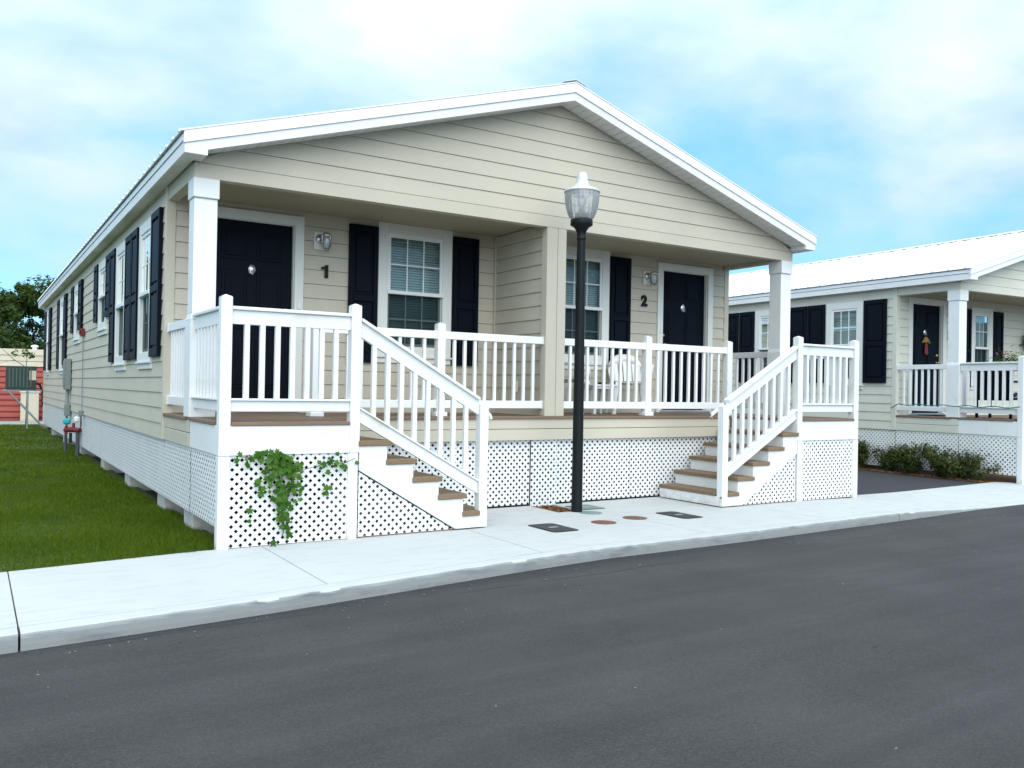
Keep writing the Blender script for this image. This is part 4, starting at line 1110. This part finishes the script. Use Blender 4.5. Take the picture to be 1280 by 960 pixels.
mb = MB(); mb.prism([(-.03, .04), (.03, .04), (.055, -.15), (.02, -.19), (-.05, -.16)], -.03, .0, 'y'); mb.build('ribbon_skirt', M['red'], t, .008)
M['cloth'] = None
m, nt, b = mat('spotted_black_white_cloth'); v = N(nt, 'ShaderNodeTexVoronoi', Scale=13.0); nt.links.new(coords(nt), v.inputs['Vector'])
nt.links.new(ramp(nt, v.outputs['Distance'], [(.40, (.7, .7, .68)), (.46, (.015, .015, .02))]), b.inputs['Base Color']); b.inputs['Roughness'].default_value = .9; M['cloth'] = m
t = h2thing('patio_chair', 'dark patio chair with black and white cushions behind the railing of house 3', 'chair', (.62, -.35, ZD), R(100))
mb = MB(); mb.box(-.25, .25, -.26, .24, .36, .44); mb.build('seat_cushion', M['cloth'], t, .03)
mb = MB(); mb.box(-.25, .25, .20, .30, .45, .86); mb.build('back_cushion', M['cloth'], t, .03)
mb = MB(); mb.box(-.27, .27, -.28, .30, .31, .355); mb.box(-.27, .27, .305, .335, .30, .88); mb.build('frame', M['navy'], t, .006)
for sx in (-1, 1):
    MB().box(sx*.275-.022, sx*.275+.022, -.28, .30, .60, .635).build('armrest', M['navy'], t, .006)
    for sy in (-.265, .275): MB().box(sx*.265-.02, sx*.265+.02, sy-.02, sy+.02, .0, .598).build('leg', M['navy'], t, .004)
t = h2thing('hanging_planter', 'black hanging planter with dark leaves by the porch wall of house 3', 'planter', (4.02, D-.16, 2.50))
mb = MB(); mb.lathe([(0, -.13), (.09, -.12), (.13, .0), (.14, .02), (.12, .02), (0, .0)], 20); mb.build('pot', M['rubber'], t)
mb = MB()
for k in range(3):
    a = k*2.1; mb.tube([(.13*math.cos(a), .13*math.sin(a), .02), (0, 0, .42)], .004, 5)
mb.build('hanger', M['rubber'], t); mb = MB()
for _ in range(260):
    d = Vector((rnd.gauss(0, .09), rnd.gauss(0, .07), rnd.gauss(.04, .09))); leaf_mb(mb, d, d+Vector((0, 0, .1)), .07, rnd)
mb.build('leaves', M['leaf2'], t)
t = h2thing('door_mat', 'dark door mat lying on the porch in front of door 3', 'mat', (.82, .86, ZD+.001)); MB().box(-.36, .36, -.22, .22, 0, .012).build('mat_pad', M['rubber'], t, .004)

# ------------------------------------------------------------------ sky, sun, camera
SUN_EL, SUN_AZ = 38, 193      # azimuth measured clockwise from +Y (north): behind the camera
w = bpy.data.worlds.new('World'); S.world = w; w.use_nodes = True; nt = w.node_tree
bg = nt.nodes['Background']; sky = N(nt, 'ShaderNodeTexSky', sky_type='NISHITA'); sky.sun_disc = False
sky.sun_elevation = R(SUN_EL); sky.sun_rotation = R(SUN_AZ); sky.air_density = 1.0; sky.dust_density = .4; sky.ozone_density = 2.5
tc = N(nt, 'ShaderNodeTexCoord')
sep = N(nt, 'ShaderNodeSeparateXYZ'); nt.links.new(tc.outputs['Generated'], sep.inputs[0])
# project direction on a cloud deck
mz = N(nt, 'ShaderNodeMath', operation='ADD'); mz.inputs[1].default_value = .22; nt.links.new(sep.outputs[2], mz.inputs[0])
dv = N(nt, 'ShaderNodeVectorMath', operation='DIVIDE'); cm = N(nt, 'ShaderNodeCombineXYZ')
for i in range(3): nt.links.new(mz.outputs[0], cm.inputs[i])
nt.links.new(tc.outputs['Generated'], dv.inputs[0]); nt.links.new(cm.outputs[0], dv.inputs[1])
mp = N(nt, 'ShaderNodeMapping'); mp.inputs['Location'].default_value = (2.3, 4.1, 0); mp.inputs['Scale'].default_value = (1, 1, .3); nt.links.new(dv.outputs[0], mp.inputs[0])
n1 = N(nt, 'ShaderNodeTexNoise', Scale=1.15, Detail=8.0, Roughness=.52, Distortion=.3); nt.links.new(mp.outputs[0], n1.inputs['Vector'])
n2 = N(nt, 'ShaderNodeTexNoise', Scale=2.2, Detail=6.0, Roughness=.5); nt.links.new(mp.outputs[0], n2.inputs['Vector'])
# more cover overhead, less low down
ad = N(nt, 'ShaderNodeMath', operation='MULTIPLY_ADD'); nt.links.new(sep.outputs[2], ad.inputs[0]); ad.inputs[1].default_value = .9; nt.links.new(n1.outputs['Fac'], ad.inputs[2])
cov = N(nt, 'ShaderNodeMapRange'); cov.inputs[1].default_value = .47; cov.inputs[2].default_value = .96; cov.inputs[4].default_value = .92; cov.interpolation_type = 'SMOOTHSTEP'; nt.links.new(ad.outputs[0], cov.inputs[0])
cc = ramp(nt, n2.outputs['Fac'], [(.36, (3.3, 4.4, 5.4)), (.62, (5.4, 5.9, 6.2))])
tint = mixc(nt, .7, sky.outputs[0], (.42, 2.55, 4.9))
lz = N(nt, 'ShaderNodeMath', operation='MULTIPLY_ADD'); zz = N(nt, 'ShaderNodeMath', operation='POWER'); nt.links.new(sep.outputs[2], zz.inputs[0]); zz.inputs[1].default_value = 1.8; nt.links.new(zz.outputs[0], lz.inputs[0]); lz.inputs[1].default_value = 1.35; lz.inputs[2].default_value = .60   # brighter towards the zenith, as an overcast sky is
lc = N(nt, 'ShaderNodeCombineColor')
for i in range(3): nt.links.new(lz.outputs[0], lc.inputs[i])
cc = mixc(nt, 1.0, cc, lc.outputs[0], 'MULTIPLY')
out = mixc(nt, cov.outputs[0], tint, cc)
nt.links.new(out, bg.inputs[0]); bg.inputs[1].default_value = .10
sd = bpy.data.lights.new('sun', 'SUN'); sd.energy = 1.15; sd.angle = R(75); sd.color = (1, .96, .9)
so = bpy.data.objects.new('sun', sd); COL.objects.link(so); so.location = (-6, -20, 20)
az = R(SUN_AZ); dirv = Vector((math.sin(az)*math.cos(R(SUN_EL)), math.cos(az)*math.cos(R(SUN_EL)), math.sin(R(SUN_EL))))
so.rotation_euler = dirv.to_track_quat('Z', 'Y').to_euler()

yaw, pit, rol = R(-32.3918), R(.3610), R(1.0047)
F = Vector((-math.sin(yaw)*math.cos(pit), math.cos(yaw)*math.cos(pit), math.sin(pit)))
Rr = Vector((math.cos(yaw), math.sin(yaw), 0)); U = Rr.cross(F)
R2 = Rr*math.cos(rol)+U*math.sin(rol); U2 = -Rr*math.sin(rol)+U*math.cos(rol)
cd = bpy.data.cameras.new('camera'); cd.sensor_width = 36; cd.lens = 1064.215/1280*36; cd.clip_end = 2000; cd.clip_start = .05
co_ = bpy.data.objects.new('camera', cd); COL.objects.link(co_)
mw = Matrix.Identity(4)
for i in range(3): mw[i][0] = R2[i]; mw[i][1] = U2[i]; mw[i][2] = -F[i]
mw[0][3], mw[1][3], mw[2][3] = -1.663, -8.033, 1.318
co_.matrix_world = mw
S.camera = co_
S.view_settings.view_transform = 'Standard'; S.view_settings.look = 'None'; S.view_settings.gamma = 1; S.view_settings.exposure = 1.34
S.cycles.max_bounces = 8; S.cycles.transparent_max_bounces = 16; S.cycles.diffuse_bounces = 4
S.cycles.use_denoising = True
